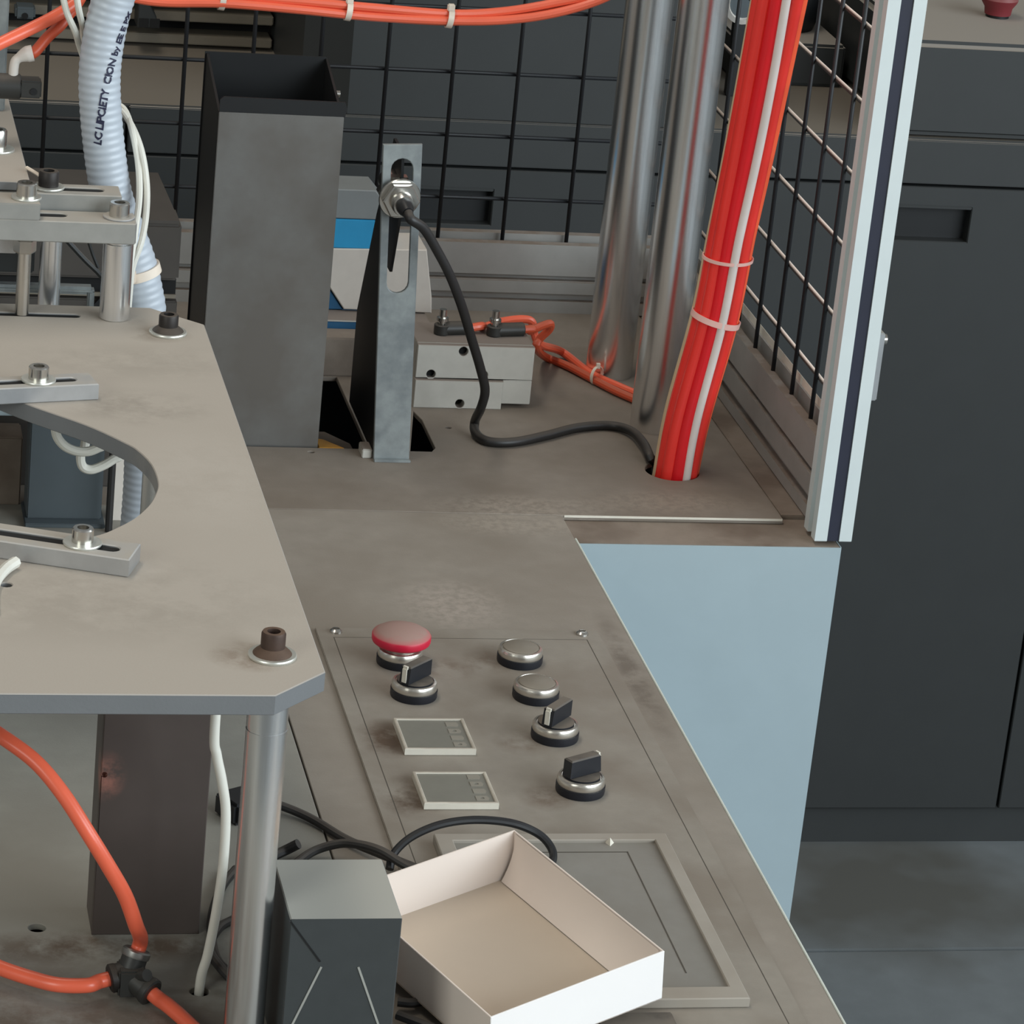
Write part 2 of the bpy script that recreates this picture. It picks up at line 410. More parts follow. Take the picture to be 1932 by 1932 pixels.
b = B(); add_lathe(b, [(0, .0032), (.0145, .0032), (0, .0036)], (gc.x, 1.334, gc.z), (0, -1, 0)); obj('dial', b, m_bluegrey, gg)

# ================================================================== MACHINE TABLE
tb = thing('machine_table', (-.2, .1, -.75), 'dusty grey-topped machine table with pale blue-white side panels', 'table')
D0, D1 = -.004, 0.0
SX = -.1645
# front deck plate (right of the seam) and left deck plate
b = B(); add_prism(b, [(SX + .0006, -.75), (.0815, -.75), (.0815, .2175), (.0815, .2605), (SX + .0006, .2640)], [], D0, D1, bev=.0004)
obj('front_deck', b, m_deckf, tb)
hol = [circ(-.257, -.4236, .0052), circ(-.3364, -.3531, .0048)]
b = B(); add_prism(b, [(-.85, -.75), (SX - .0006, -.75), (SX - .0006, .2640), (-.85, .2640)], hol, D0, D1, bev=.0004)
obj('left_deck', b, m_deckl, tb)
chute_cut = [(-.182, .389), (-.046, .389), (-.040, .40), (-.040, .550), (-.182, .550)]
hol = [chute_cut, circ(.1868, .3560, .0205, 36), [(q.x, q.y) for q in (at(774, 851, Z=0), at(814, 852, Z=0), at(821, 845, Z=0), at(796, 792, Z=0), at(780, 776, Z=0))],
       circ(.030, .4395, .0026, 10, .0022), circ(-.0845, .3800, .0026, 10, .0022)]
b = B(); add_prism(b, [(-.85, .2650), (SX, .2650), (.0815, .2615), (.2480, .2615), (.2480, .7600), (-.85, .7600)], hol, D0, D1, bev=.0004)
obj('rear_deck', b, m_deckr, tb)
# frame ledges, a step lower
b = B(); add_box(b, .0600, .2800, .2190, .2720, -.030, -.0042, .0006); obj('front_ledge', b, m_ledge, tb)
b = B(); add_box(b, .2490, .2800, .2722, .7600, -.030, -.0012, .0006); obj('side_ledge', b, m_ledge, tb)
# cabinet sheets
b = B(); add_box(b, .0830, .2806, .2175, .2188, -.75, -.0044, .0004); obj('front_panel', b, m_white, tb)
b = B(); add_box(b, .2801, .2809, .2190, .760, -.75, -.0044); obj('side_panel', b, m_white, tb)
b = B(); add_box(b, -.85, .2800, .7590, .7600, -.75, -.005); obj('back_panel', b, m_white, tb)
b = B(); add_box(b, .0800, .0812, -.75, .2175, -.75, -.0042); obj('side_panel', b, m_white, tb)
b = B(); add_box(b, .0816, .0832, -.75, .2174, -.0060, 0.0002, .0004); obj('lit_edge_strip', b, m_litedge, tb)  # pale strip paints the lit thickness of the deck edge
b = B(); add_box(b, .0835, .2475, .2610, .2614, -.0016, .00005); obj('lit_edge_strip', b, m_index, tb)  # light on the rear deck's front edge, painted as a pale strip
b = B(); add_box(b, -.85, .0800, -.75, -.7490, -.75, -.0042); obj('front_panel', b, m_white, tb)
b = B(); add_box(b, -.85, -.849, -.7490, .7590, -.75, -.0042); obj('side_panel', b, m_white, tb)
b = B(); add_box(b, -.848, .0795, -.748, .758, -.20, -.19); add_box(b, .0795, .279, .220, .758, -.20, -.19); obj('inner_shade_shelf', b, m_cavity, tb)

# ================================================================== GUARD FENCE
def profile(a, s, d):
    """square T-slot outline of side 2a, slot half width s, slot depth d"""
    q = []
    for k in range(4):
        c, sn = (1, 0, -1, 0)[k], (0, 1, 0, -1)[k]
        for (x, y) in ((a, -a), (a, -s), (a - d, -s), (a - d, s), (a, s)):
            q.append((x * c - y * sn, x * sn + y * c))
    return q
pst = thing('corner_post', (.2745, .2350, 0), 'bright aluminium slotted corner post with a navy slot strip', 'post')
b = B(); add_prism(b, [(x + .2745, y + .2350) for x, y in profile(.0140, .0046, .0080)], [], -.0010, .62, bev=.0005); obj('extrusion', b, m_post, pst)
b = B(); add_box(b, .2701, .2789, .2220, .2262, -.0008, .62); obj('slot_strip', b, m_slot, pst)
for (zz0, zz1, xx) in ((at(1648, 752, Y=.234).z, at(1662, 625, Y=.234).z, .2890),):
    h = B(); add_box(h, xx - .0004, xx + .0062, .2290, .2400, zz0, zz1, .0008); hp = obj('latch_plate', h, m_alu, pst)
    h = B(); add_lathe(h, [(0, 0), (.004, 0), (.004, .0025), (0, .003)], (xx + .0062, .2345, zz1 - .006), (1, 0, 0), 16); obj('screw', h, m_steel, hp)

def rail(name, p0, p1, z0, h, dpt, label, groove_frac, lip=0.0):
    """rail of rectangular section with a groove along the face that looks into the machine"""
    p0, p1 = V(p0), V(p1); d = (p1 - p0).normalized(); L_ = (p1 - p0).length
    # section: x inwards (toward the viewer side), y up
    g0, g1 = h * (groove_frac - .12), h * (groove_frac + .12)
    sec = [(0, 0), (0, g0), (-.006, g0), (-.006, g1), (0, g1), (0, h), (-dpt * .35, h), (-dpt * .35, h - .006), (-dpt * .65, h - .006), (-dpt * .65, h + lip), (-dpt, h + lip), (-dpt, 0)]
    n = V((d.y, -d.x, 0)) if abs(d.x) > .5 else V((-1, 0, 0))
    bm = B()
    r0 = [bm.verts.new(p0 + n * x + V((0, 0, z0 + y))) for x, y in sec]
    r1 = [bm.verts.new(p1 + n * x + V((0, 0, z0 + y))) for x, y in sec]
    k = len(sec)
    for i in range(k): bm.faces.new((r0[i], r0[(i + 1) % k], r1[(i + 1) % k], r1[i]))
    bm.faces.new(r0); bm.faces.new(r1[::-1])
    o = obj(name, bm, m_rail); return tag(o, label, 'rail')
rail('aluminium_rail', (-.60, .728, 0), (.262, .728, 0), 0, .0275, .028, 'lower aluminium rail under the back wire guard, lying on the table', .5)
rail('aluminium_rail', (-.60, .730, 0), (.262, .730, 0), .0280, .0315, .026, 'upper aluminium rail holding the back wire guard', .02, .004)
rail('aluminium_rail', (.2665, .2495, 0), (.2665, .726, 0), 0, .0325, .021, 'lower aluminium rail under the side wire guard, running to the corner post', .40)
rail('aluminium_rail', (.2670, .2495, 0), (.2670, .726, 0), .0330, .0295, .020, 'upper aluminium rail holding the side wire guard, running to the corner post', .02, .006)

def wire_mesh(L_, axis, wm=None):
    bm = B(); add_cyl(bm, (0, 0, 0), {'X': (L_, 0, 0), 'Y': (0, L_, 0), 'Z': (0, 0, L_)}[axis], .00175, 8)
    bmesh.ops.recalc_face_normals(bm, faces=bm.faces)
    me = bpy.data.meshes.new('wire'); bm.to_mesh(me); bm.free(); me.materials.append(wm or m_wire)
    for p in me.polygons: p.use_smooth = True
    return me
bf = thing('wire_guard', (-.17, .745, .0545), 'black square wire mesh guard across the back of the table', 'guard')
zw, xw = wire_mesh(.42, 'Z'), wire_mesh(.86, 'X')
def wire(me, p, parent):
    o = bpy.data.objects.new('wire', me); COL.objects.link(o); o.parent = parent; o.location = V(p) - parent.location
for k in range(-6, 5): wire(zw, (.0144 + .0555 * k, .7425, .0545), bf)
for k in range(8): wire(xw, (-.60, .7462, .0937 + .0537 * k), bf)
sf = thing('wire_guard', (.277, .49, .0565), 'black square wire mesh guard along the side behind the corner post', 'guard')
yw, zw2 = wire_mesh(.480, 'Y', m_wirelit), wire_mesh(.42, 'Z')
for k in range(-1, 9): wire(zw2, (.2735, .2800 + .0532 * (k + .5), .0565), sf) if k >= 0 else None
for k in range(8): wire(yw, (.2768, .2495, .094 + .0530 * k), sf)

b = B(); add_box(b, .2800, .2808, .2500, .7255, .0700, .0765, .0002); obj('lit_lip_strip', b, m_frame, sf)  # added pale strip paints the lit far lip of the rail groove

# ================================================================== CHROME POSTS
for cx, cy, lab in ((.1868, .5760, 'polished steel round post standing behind the orange tube, farther from the hole'),
                    (.1955, .4520, 'polished steel round post close behind the red tube bundle')):
    b = B(); add_lathe(b, [(0, 0), (.0187, 0), (.0190, .001), (.0190, .66), (0, .66)], (cx, cy, 0), n=48)
    tag(obj('steel_post', b, m_chrome), lab, 'post')

# ================================================================== CHUTE
CX0, CX1, CYF, CYB = -.1685, -.0780, .3905, .4810
ch = thing('sheet_metal_chute', (-.123, .436, -.06), 'tall grey sheet metal chute with black inside rising from the table opening', 'chute')
b = B(); add_box(b, CX0, CX1, CYF, CYF + .0018, -.06, .2535, .0004); obj('front_panel', b, m_grey, ch)
b = B(); add_prism(b, [(CX0 + .0005, .2300), (CX1, .2300), (CX1, .2480), (CX1 + .0022, .2590), (CX1 + .0005, .2640), (CX0 + .003, .2645), (CX0 + .0005, .2620)], [], CYF + .0019, CYF + .0034, 'XZ'); obj('liner', b, m_black, ch)
for x in (CX0, CX1 - .0018):
    b = B(); add_prism(b, [(CYF + .0036, -.06), (CYB, -.06), (CYB, .2735), (CYF + .0036, .2530)], [], x, x + .0018, 'YZ'); obj('side_panel', b, m_black, ch)
b = B(); add_prism(b, [(CX0 - .0015, -.06), (CX1, -.06), (CX1, .2735), (CX1 - .003, .2745), (CX0 - .001, .2745)], [], CYB + .0002, CYB + .002, 'XZ'); obj('back_panel', b, m_black, ch)
b = B(); add_cyl(b, (CX1, .470, .2500), (CX1 + .004, .470, .2500), .0042, 16); add_cyl(b, (CX1 + .004, .470, .2500), (CX1 + .009, .470, .2500), .0026, 12); obj('screw', b, m_steel, ch)

# pieces seen in the table opening beside the chute
b = B(); add_prism(b, [(-.076, .412), (-.050, .392), (-.042, .398), (-.044, .445), (-.060, .470), (-.076, .470)], [], -.020, -.017); add_box(b, -.062, -.056, .44, .45, -.1895, -.020)
tag(obj('guide_plate', b, m_ledge), 'brown guide plate sunk in the table opening beside the chute', 'plate')
b = B(); add_prism(b, [(-.0770, .3935), (-.0560, .3935), (-.0700, .4120), (-.0770, .4150)], [], -.1895, -.0015, bev=.001)
tag(obj('yellow_stop_block', b, m_yellow), 'small yellow plastic block in the table opening by the chute foot', 'block')
zt_, zm_ = at(640, 604, Y=.577).z, at(640, 632, Y=.577).z
b = B(); add_box(b, -.0755, .000, .5515, .5760, 0.0, at(640, 638, Y=.5515).z, .0010)
tag(obj('support_block', b, m_ledge), 'dim brown-grey block at the back of the table opening beneath the blue tray', 'block')
# ================================================================== BLUE AND CREAM CARTON
bc = thing('printed_carton', (-.004, .610, .0), 'blue and cream printed carton with grey top behind the slotted bracket', 'carton'); CZ = zt_ + .0002
def cpart(name, poly, y0, y1, mt):
    q = B(); add_prism(q, poly, [], y0, y1, 'XZ', .0008); obj(name, q, mt, bc)
cpart('grey_top', [(-.055, .1150), (-.004, .1150), (-.004, .1300), (-.012, .1390), (-.055, .1390)], .600, .640, m_lidgrey)
cpart('blue_band', [(-.055, .0905), (.006, .0905), (.002, .1145), (-.055, .1145)], .600, .640, m_blue)
cpart('cream_panel', [(-.0437, .0590), (-.0300, .0400), (.0415, .0390), (.0405, .052), (.0330, .0920), (-.055, .0900), (-.055, .0590)], .599, .645, m_cream)
cpart('blue_base', [(-.055, CZ), (.034, CZ), (.036, .0385), (-.0305, .0395), (-.0442, .0585), (-.055, .0585)], .602, .644, m_blued)
bt = thing('blue_tray', (-.014, .61, 0), 'low deep blue tray with pale rim under the cream part of the carton', 'tray')
b = B(); add_box(b, -.0585, .036, .577, .645, 0.0, zt_ - .0012, .0006); obj('body', b, m_blued, bt)
b = B(); add_box(b, -.0590, .0365, .5765, .6455, zt_ - .0012, zt_, .0003); obj('rim', b, m_valve, bt)
# ================================================================== SENSOR BRACKET
sb = thing('slotted_bracket', (-.026, .372, 0), 'galvanised upright slotted bracket with shadow-black gusset carrying the sensor', 'bracket')
lean = Matrix.Translation(V((-.0263, .366, 0))) @ Matrix.Rotation(math.radians(-2.85), 4, 'Y') @ Matrix.Translation(V((.0263, -.366, 0)))
b = B(); add_prism(b, [(-.0398, .000), (-.0130, .000), (-.0120, .2425), (-.0406, .2425)], [slot(-.0265, .1385, -.0262, .2240, .0080)], .3650, .3685, 'XZ', .0005); b.transform(lean)
obj('slotted_strip', b, m_galv, sb)
gp = []
for px, py in ((718, 372), (711, 400), (674, 582), (663, 713), (658, 796)):
    z = .1
    for _ in range(6): q = at(px, py, X=-.0395 - math.tan(math.radians(2.85)) * z); z = q.z
    gp.append((q.y, max(q.z, .003)))
b = B(); add_prism(b, [(.3688, .003)] + [(gp[-1][0], .003)] + gp[::-1] + [(.3688, gp[0][1] + .002)], [], -.0396, -.0376, 'YZ'); b.transform(lean); obj('gusset', b, m_black, sb)  # black colour paints the shadow on this side plate
b = B(); add_prism(b, [(.3688, .236), (.3688, .190), (.402, .135), (.430, .135), (.430, .200), (.405, .236)], [], -.0262, -.0242, 'YZ'); b.transform(lean); obj('inner_rib', b, m_black, sb)
b = B(); add_box(b, -.0400, -.0125, .3610, .3648, 0, .0018, .0004); obj('foot_weld', b, m_galv, sb)
b = B(); add_box(b, -.0480, -.0405, .3690, .3860, 0, .007, .0006); obj('foot_tab', b, m_valve, sb)
# the sensor
sc = V((-.0378, .3650, .2030)); ax = V((.10, -1, -.16)).normalized()
sn = thing('proximity_sensor', sc, 'nickel cylindrical proximity sensor clamped by hex nuts in the bracket slot', 'sensor')
b = B(); add_lathe(b, [(0, -.030), (.0085, -.030), (.0085, .013), (.0075, .0155), (0, .0155)], sc, ax, 32); obj('barrel', b, m_steel, sn)
b = B(); add_lathe(b, [(.0086, .0005), (.0150, .0005), (.0155, .0012), (.0155, .0022), (.0150, .003), (.0086, .003)], sc, ax, 36); obj('lock_washer', b, m_steel, sn)
b = B(); add_lathe(b, [(.0086, .0031), (.0135, .0031), (.0140, .0042), (.0140, .0075), (.0130, .0085), (.0086, .0085)], sc, ax, 6); obj('hex_nut', b, m_steel, sn, angle=20)
b = B(); add_lathe(b, [(.0086, -.0135), (.0140, -.0130), (.0140, -.0075), (.0086, -.007)], sc, ax, 6); obj('hex_nut', b, m_steel, sn, angle=20)
b = B(); add_lathe(b, [(0, .0150), (.0062, .0150), (.0058, .020), (.0040, .026), (0, .026)], sc, ax, 20); obj('strain_relief', b, m_rubber, sn)
e = sc + ax * .0262
pts = [e, e + ax * .006 + V((.001, 0, -.002)), at(800, 432, Y=.338), at(826, 475, Y=.345), at(850, 522, Y=.352), at(872, 580, Y=.362), at(890, 640, Y=.374), at(905, 690, Y=.385), at(915, 735, Y=.396),
       at(908, 768, Y=.405), at(896, 795, Z=.010), at(898, 818, Z=.0042), at(922, 833, Z=.0038), at(970, 834, Z=.0038), at(1030, 822, Z=.0038), at(1090, 807, Z=.0038), at(1150, 803, Z=.0038),
       at(1190, 813, Z=.005), at(1213, 835, Z=.007), at(1226, 862, Z=.006), at(1232, 884, Z=-.006), V((.1765, .350, -.05)), V((.1765, .350, -.12))]
b = B(); add_tube(b, pts, .0036, 12, 8)
tag(obj('sensor_cable', b, m_cable_blk), 'black cable curling from the sensor down over the table into the round hole', 'cable')

# ================================================================== VALVE BLOCK
vb = thing('pneumatic_cylinder_block', (.055, .51, 0), 'grey-white two-step pneumatic cylinder block lying behind the slotted bracket', 'pneumatic block')
b = B(); add_box(b, .0105, .1030, .4930, .5430, .0035, .0500, .0006); obj('body', b, m_valve, vb)
b = B(); add_prism(b, [(.0105, .0232), (.1030, .0232), (.1030, .0500), (.0105, .0500)], [circ(.0465, .0455, .0037, 16), circ(.0225, .0262, .0036, 16), circ(.0640, .0265, .0036, 16)], .4870, .4928, 'XZ', .0004); obj('face_plate', b, m_valve, vb)
b = B(); add_box(b, .0800, .1030, .4870, .4928, .0035, .0231, .0004); obj('end_plate', b, m_valve, vb)
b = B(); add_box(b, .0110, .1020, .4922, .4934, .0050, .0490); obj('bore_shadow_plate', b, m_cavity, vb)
b = B(); add_prism(b, [(.0100, .0000), (.0795, .0000), (.0795, .0226), (.0100, .0226)], [circ(.0465, .0040, .0036, 16)], .4830, .4925, 'XZ', .0004); obj('slide_plate', b, m_valve, vb)
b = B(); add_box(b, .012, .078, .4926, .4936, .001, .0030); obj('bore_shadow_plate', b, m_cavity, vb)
def elbow(px, label):
    p = at(px, 640, Z=.050); p = V((p.x, .515, .0502))
    t = thing('push_in_elbow', p, label, 'fitting', 'elbow fittings on the cylinder block')
    q = B(); add_cyl(q, p, p + V((0, 0, .008)), .0062, 20, .0006); add_cyl(q, p + V((0, 0, .004)), p + V((.024, .004, .004)), .0058, 20, .0008); obj('body', q, m_fitb, t)
    q = B(); add_cyl(q, p + V((0, 0, .008)), p + V((0, 0, .020)), .0030, 14); add_cyl(q, p + V((0, 0, .011)), p + V((0, 0, .0135)), .0048, 14); obj('adjusting_screw', q, m_steel, t)
    return p + V((.024, .004, .004))
e1 = elbow(838, 'black push-in elbow with steel adjusting screw near the bracket on the cylinder block')
e2 = elbow(936, 'black push-in elbow with steel adjusting screw near the free end of the cylinder block')
b = B(); add_tube(b, [e1 + V((-.001, 0, 0)), e1 + V((.010, .003, .001)), at(905, 620, Y=.538), at(945, 607, Y=.545), at(985, 602, Y=.550), at(1004, 608, Y=.552), at(1008, 630, Y=.553), at(1020, 650, Y=.553), at(1060, 664, Z=.006), at(1115, 705, Z=.004), at(1165, 728, Z=.0038), at(1205, 745, Z=.0038)], .0033, 10, 8)
tag(obj('air_tube', b, m_orange2), 'orange air tube looping over the end elbow of the cylinder block', 'tube')
b = B(); add_tube(b, [e2 + V((-.001, 0, 0)), e2 + V((.008, .002, 0)), at(1000, 624, Y=.524), at(1025, 614, Y=.527), at(1038, 611, Y=.530), at(1036, 622, Y=.533), at(1018, 640, Y=.535), at(1012, 656, Y=.536), at(1030, 674, Z=.0045), at(1070, 690, Z=.0038), at(1112, 712, Z=.0038), at(1160, 737, Z=.0038), at(1203, 756, Z=.0038)], .0033, 10, 8)
tag(obj('air_tube', b, m_orange3), 'orange air tube from the end elbow creeping along the table to the posts', 'tube')
b = B(); pt = at(1125, 715, Z=.004); add_lathe(b, [(.0072, -.0012), (.0078, -.0012), (.0078, .0012), (.0072, .0012), (.0072, -.0012)], pt + V((0, 0, .003)), (1, -1.1, 0), 16)
add_box(b, pt.x - .001, pt.x + .002, pt.y - .001, pt.y + .002, pt.z + .009, pt.z + .013)
tag(obj('cable_tie', b, m_tie), 'small pale cable tie round the two orange tubes at the post foot', 'cable tie')
b = B(); add_tube(b, [at(1196, 756, Z=.003), at(1215, 768, Z=.003), at(1240, 777, Z=.008), at(1258, 776, Z=.020)], .0013, 8, 6)
tag(obj('string', b, m_beige), 'thin pale string from the orange tubes to the red bundle', 'string')

# ================================================================== RED TUBE BUNDLE
rb = thing('tube_bundle', (.190, .357, 0), 'thick bundle of glossy red air tubes tied together rising from the round hole', 'tube bundle')
cpath = [V((.1905, .357, -.12)), V((.1905, .357, -.02)), at(1277, 895, Y=.357), at(1300, 780, Y=.357), at(1350, 600, Y=.356), at(1382, 440, Y=.355), at(1412, 300, Y=.354), at(1442, 150, Y=.352), at(1471, 0, Y=.350), at(1502, -160, Y=.348)]
crad = [.0110, .0110, .0112, .0118, .0122, .0122, .0128, .0136, .0146, .0155]
cp = smooth_path(cpath, 10); fr = path_frames(cp); nS = len(cp)
def rad_at(i):
    t = i / 10; k = min(int(t), len(crad) - 2); return crad[k] + (crad[k + 1] - crad[k]) * (t - k)
def bundle_dir(i, ang):
    p, u, v, d = fr[i]
    r_ = (V((1, -.18, 0)) - d * V((1, -.18, 0)).dot(d)).normalized(); f_ = d.cross(r_).normalized()
    if f_.y > 0: f_ = -f_
    return r_ * math.cos(ang) + f_ * math.sin(ang)
# (angle deg: 0 = right, 90 = toward the front, 180 = left)
spec = [(2, m_orange, .0054), (38, m_red, .0056), (72, m_whitetube, .0034), (96, m_redd, .0056), (132, m_red, .0058), (170, m_red, .0056), (197, m_beige, .0036), (225, m_red, .0054), (262, m_red, .0056), (300, m_orange, .0056), (336, m_red, .0054)]
for a, mt, r in spec:
    pl = []
    for i in range(nS):
        tw = math.radians(a) + .35 * (i / nS - .35) + .05 * math.sin(i * .12 + a)
        rr = rad_at(i) + (.0044 if r < .004 else 0) * 1.0 - (.0002 if r < .004 else 0)
        if r < .004: rr = rad_at(i) + .0036
        pl.append(cp[i] + bundle_dir(i, tw) * rr)
    b = B(); add_tube(b, pl, r, 12, raw=True); obj('air_tube', b, mt, rb)
b = B(); add_tube(b, cp, lambda s: .0085, 12, raw=True); obj('air_tube', b, m_redd, rb)
def tie_ring(path_i, rr, hh, mt, parent, tilt=0.0):
    p, u, v, d = fr[path_i]
    q = B(); d2 = (d + V((tilt, 0, 0))).normalized()
    add_lathe(q, [(rr, -hh), (rr + .0009, -hh), (rr + .0009, hh), (rr, hh), (rr, -hh)], p, d2, 32); return obj('cable_tie', q, mt, parent)
tie_ring(40, rad_at(40) + .0060, .0022, m_tiepink, rb, .10)
tie_ring(47, rad_at(47) + .0060, .0012, m_tiepink, rb, .06)

# ================================================================== ORANGE TUBES AT THE TOP
tp = thing('tube_bundle', at(700, 22, Y=.5), 'slack orange tube bundle hung across in front of the back guard', 'tube bundle')
base = [(150, -40), (280, -6), (420, 0), (565, 10), (700, 24), (850, 34), (950, 30), (1040, 17), (1130, -6), (1215, -50)]
offs = [(0, .0035), (.003, -.0030), (-.0035, -.0020)]
for k, (oy, oz) in enumerate(offs):
    pl = [at(x, y, Y=.500) + V((0, oy + .001 * math.sin(i * 1.3 + k), oz + .0006 * math.sin(i * 2 + 2 * k))) for i, (x, y) in enumerate(base)]
    b = B(); add_tube(b, pl, .0034, 10, 8); obj('air_tube', b, (m_orange2, m_orange3, m_orange2)[k], tp)
for x, y in ((419, 0), (657, 20), (848, 34)):
    p = at(x, y, Y=.500); q = B()
    add_lathe(q, [(.0066, -.0022), (.0077, -.0022), (.0077, .0022), (.0066, .0022), (.0066, -.0022)], p, (1, 0, -.12), 20)
    add_box(q, p.x - .0028, p.x + .0028, p.y - .005, p.y - .001, p.z + .006, p.z + .0115, .0008); obj('cable_tie', q, m_tie, tp)

# ================================================================== FIXTURE PLATE
PZ0, PZ1 = .2095, .2200
fp = thing('fixture_plate', (-.40, -.245, 0), 'thick dusty aluminium plate with chamfered corners on round pillars', 'plate')
hp_ = [at(x, y, Z=PZ1) for x, y in ((0, 742), (63, 767), (163, 802), (231, 833), (259, 849), (286, 877), (298, 910), (293, 933), (280, 954), (254, 977), (221, 995), (186, 1009), (130, 1020))]
hp_ = smooth_path(hp_, 5)
hole = [(p.x, p.y) for p in hp_] + [(-.42, -.345), (-.42, -.115)]
s0, s1 = at(-80, 590, Z=PZ1), at(140, 594, Z=PZ1)
h1 = at(12, 1103, Z=PZ1)
b = B(); add_prism(b, [(-.62, -.5335), (-.2472, -.5335), (-.2195, -.5060), (-.2195, .0125), (-.2500, .0421), (-.62, .0421)],
                   [hole, slot(s0.x, .0220, s1.x, .0220, .0035), circ(h1.x, h1.y, .0030, 12)], PZ0, PZ1, bev=.0005)
tpl = obj('top_plate', b, m_plate, fp)
b = B(); add_prism(b, slot(s0.x, .0220, s1.x, .0220, .0034), [], PZ0 + .0005, PZ1 - .0010); obj('slot_shade', b, m_cavity, tpl)  # black filler painting the shade deep in the slot
bolt(fp, -.2430, -.4885, PZ1, .0060, .0115, .0119, .0018, m_rust, m_washer, 1.6)
bolt(fp, -.2439, -.0065, PZ1, .0060, .0105, .0115, .0018, m_oxide, m_washer, 1.6)
pl_ = []
for (x, y) in ((-.2430, -.4885), (-.2439, -.0065)):
    b = B(); add_lathe(b, [(0, 0), (.0100, 0), (.0102, .001), (.0102, .1820), (.0098, .1822), (.0098, .1836), (.0102, .1838), (.0102, PZ0 - .0002), (0, PZ0 - .0002)], (x, y, 0), n=40)
    obj('pillar', b, m_chrome, fp)

def slotted_bar(p_end, p_far, width, z0, h, slot_from, slot_to, bolt_at, label, mat, name='slotted_bar', hr=.0058):
    """flat bar lying on the plate: p_end is the centre of its near end, p_far the other end"""
    p0, p1 = V(p_end), V(p_far); d = (p1 - p0).normalized(); L_ = (p1 - p0).length
    t = thing(name, (p0.x, p0.y, z0), label, 'bar')
    q = B(); add_prism(q, [(0, -width / 2), (L_, -width / 2), (L_, width / 2), (0, width / 2)], [slot(slot_from, 0, slot_to, 0, width * .17)], 0, h, bev=.0006)
    mm = Matrix.Translation(V((p0.x, p0.y, z0))) @ Matrix.Rotation(math.atan2(d.y, d.x), 4, 'Z'); q.transform(mm); bp2 = obj('bar', q, mat, t)
    q = B(); add_prism(q, slot(slot_from, 0, slot_to, 0, width * .165), [], .0004, h - .0012); q.transform(mm); obj('slot_shade', q, m_cavity, bp2)  # dark filler stands for the shade down in the bar's slot
    c = p0 + d * bolt_at
    bolt(t, c.x, c.y, z0 + h, hr, .0075, .0100, .0015, m_steel, m_washer)
    return t
ZB = .2300
a0, a1 = at(187, 724, Z=ZB), at(0, 733, Z=ZB)        # front top edge of the far bar
dA = V((a1.x - a0.x, a1.y - a0.y, 0)).normalized(); nA = V((dA.y, -dA.x, 0)); nA = nA if nA.y > 0 else -nA
wA = .020
slotted_bar(V((a0.x, a0.y, 0)) + nA * wA / 2, V((a0.x, a0.y, 0)) + nA * wA / 2 + dA * .12, wA, PZ1 + .0001, .0098, .014, .11, .0330, 'slotted aluminium bar on the plate at the far side of the round opening', m_alu)
c0, c1 = at(244, 1056, Z=ZB), at(0, 1020, Z=ZB)
dB = V((c1.x - c0.x, c1.y - c0.y, 0)).normalized(); nB = V((dB.y, -dB.x, 0)); nB = nB if nB.y > 0 else -nB
wB = .0235
slotted_bar(V((c0.x, c0.y, 0)) + nB * wB / 2, V((c0.x, c0.y, 0)) + nB * wB / 2 + dB * .13, wB, PZ1 + .0001, .0098, .012, .12, .0275, 'slotted aluminium bar on the plate at the near side of the round opening', m_alu, hr=.0055)
b = B(); add_tube(b, [at(30, 1060, Z=.2235), at(12, 1072, Z=.2232), at(-4, 1090, Z=.2232), at(-12, 1110, Z=.2232), at(-12, 1150, Z=.2232)], .0030, 8, 6)
tag(obj('lead_wire', b, m_cablew), 'short white lead emerging from under the near slotted bar', 'wire')

# ---- upper fixture carried on spacers
uf = thing('upper_fixture', (-.30, .03, .2200), 'stacked slotted aluminium bars carried on a round spacer at the plate edge', 'fixture')
b = B(); add_lathe(b, [(0, .2201), (.0088, .2201), (.0093, .2206), (.0093, .2685), (.0086, .2690), (.0086, .2700), (0, .2700)], (-.2742, .0205, 0), n=40); obj('spacer', b, m_chrome, uf)
b = B(); add_prism(b, [(-.48, .0100), (-.2655, .0100), (-.2645, .0125), (-.2645, .0330), (-.48, .0330)], [slot(-.45, .0235, -.3100, .0235, .0040)], .2702, .2835, bev=.0006); lb_ = obj('lower_bar', b, m_alu_side, uf)
b = B(); add_prism(b, slot(-.45, .0235, -.3100, .0235, .0039), [], .2706, .2826); obj('slot_shade', b, m_cavity, lb_)  # slot shade put in as a black filler
b = B(); add_prism(b, [(-.48, .0360), (-.2720, .0360), (-.2720, .0580), (-.48, .0580)], [slot(-.45, .0475, -.2860, .0475, .0040)], .2702, .2930, bev=.0006); rb_ = obj('rear_bar', b, m_alu_side, uf)
b = B(); add_prism(b, slot(-.45, .0475, -.2860, .0475, .0039), [], .2706, .2920); obj('slot_shade', b, m_cavity, rb_)  # same black filler for the shade in the rear slot
bolt(uf, -.2745, .0225, .2835, .0062, .0085, .0098, .0012, m_steel, m_alu)
b = B(); add_box(b, -.48, -.3232, .0095, .0330, .2837, .2938, .0006); obj('clamp_block', b, m_alu_side, uf)
bolt(uf, -.3310, .0215, .2938, .0062, .0085, .0092, .0015, m_steel, m_washer)
bp_ = at(97, 372, Z=.2950)
bolt(uf, bp_.x, .0475, .2932, .0062, .0095, .0100, .0015, m_oxide, m_washer)
b = B(); add_prism(b, [(-.48, .0345), (-.3280, .0345), (-.3300, .3000), (-.48, .3000)], [], .2945, .3000, bev=.0004); obj('upper_plate', b, m_plate, uf)
pw = at(0, 283, Z=.3002)
bolt(uf, pw.x - .002, pw.y, .3000, .0060, .012, .0112, .0016, m_steel, m_washer)
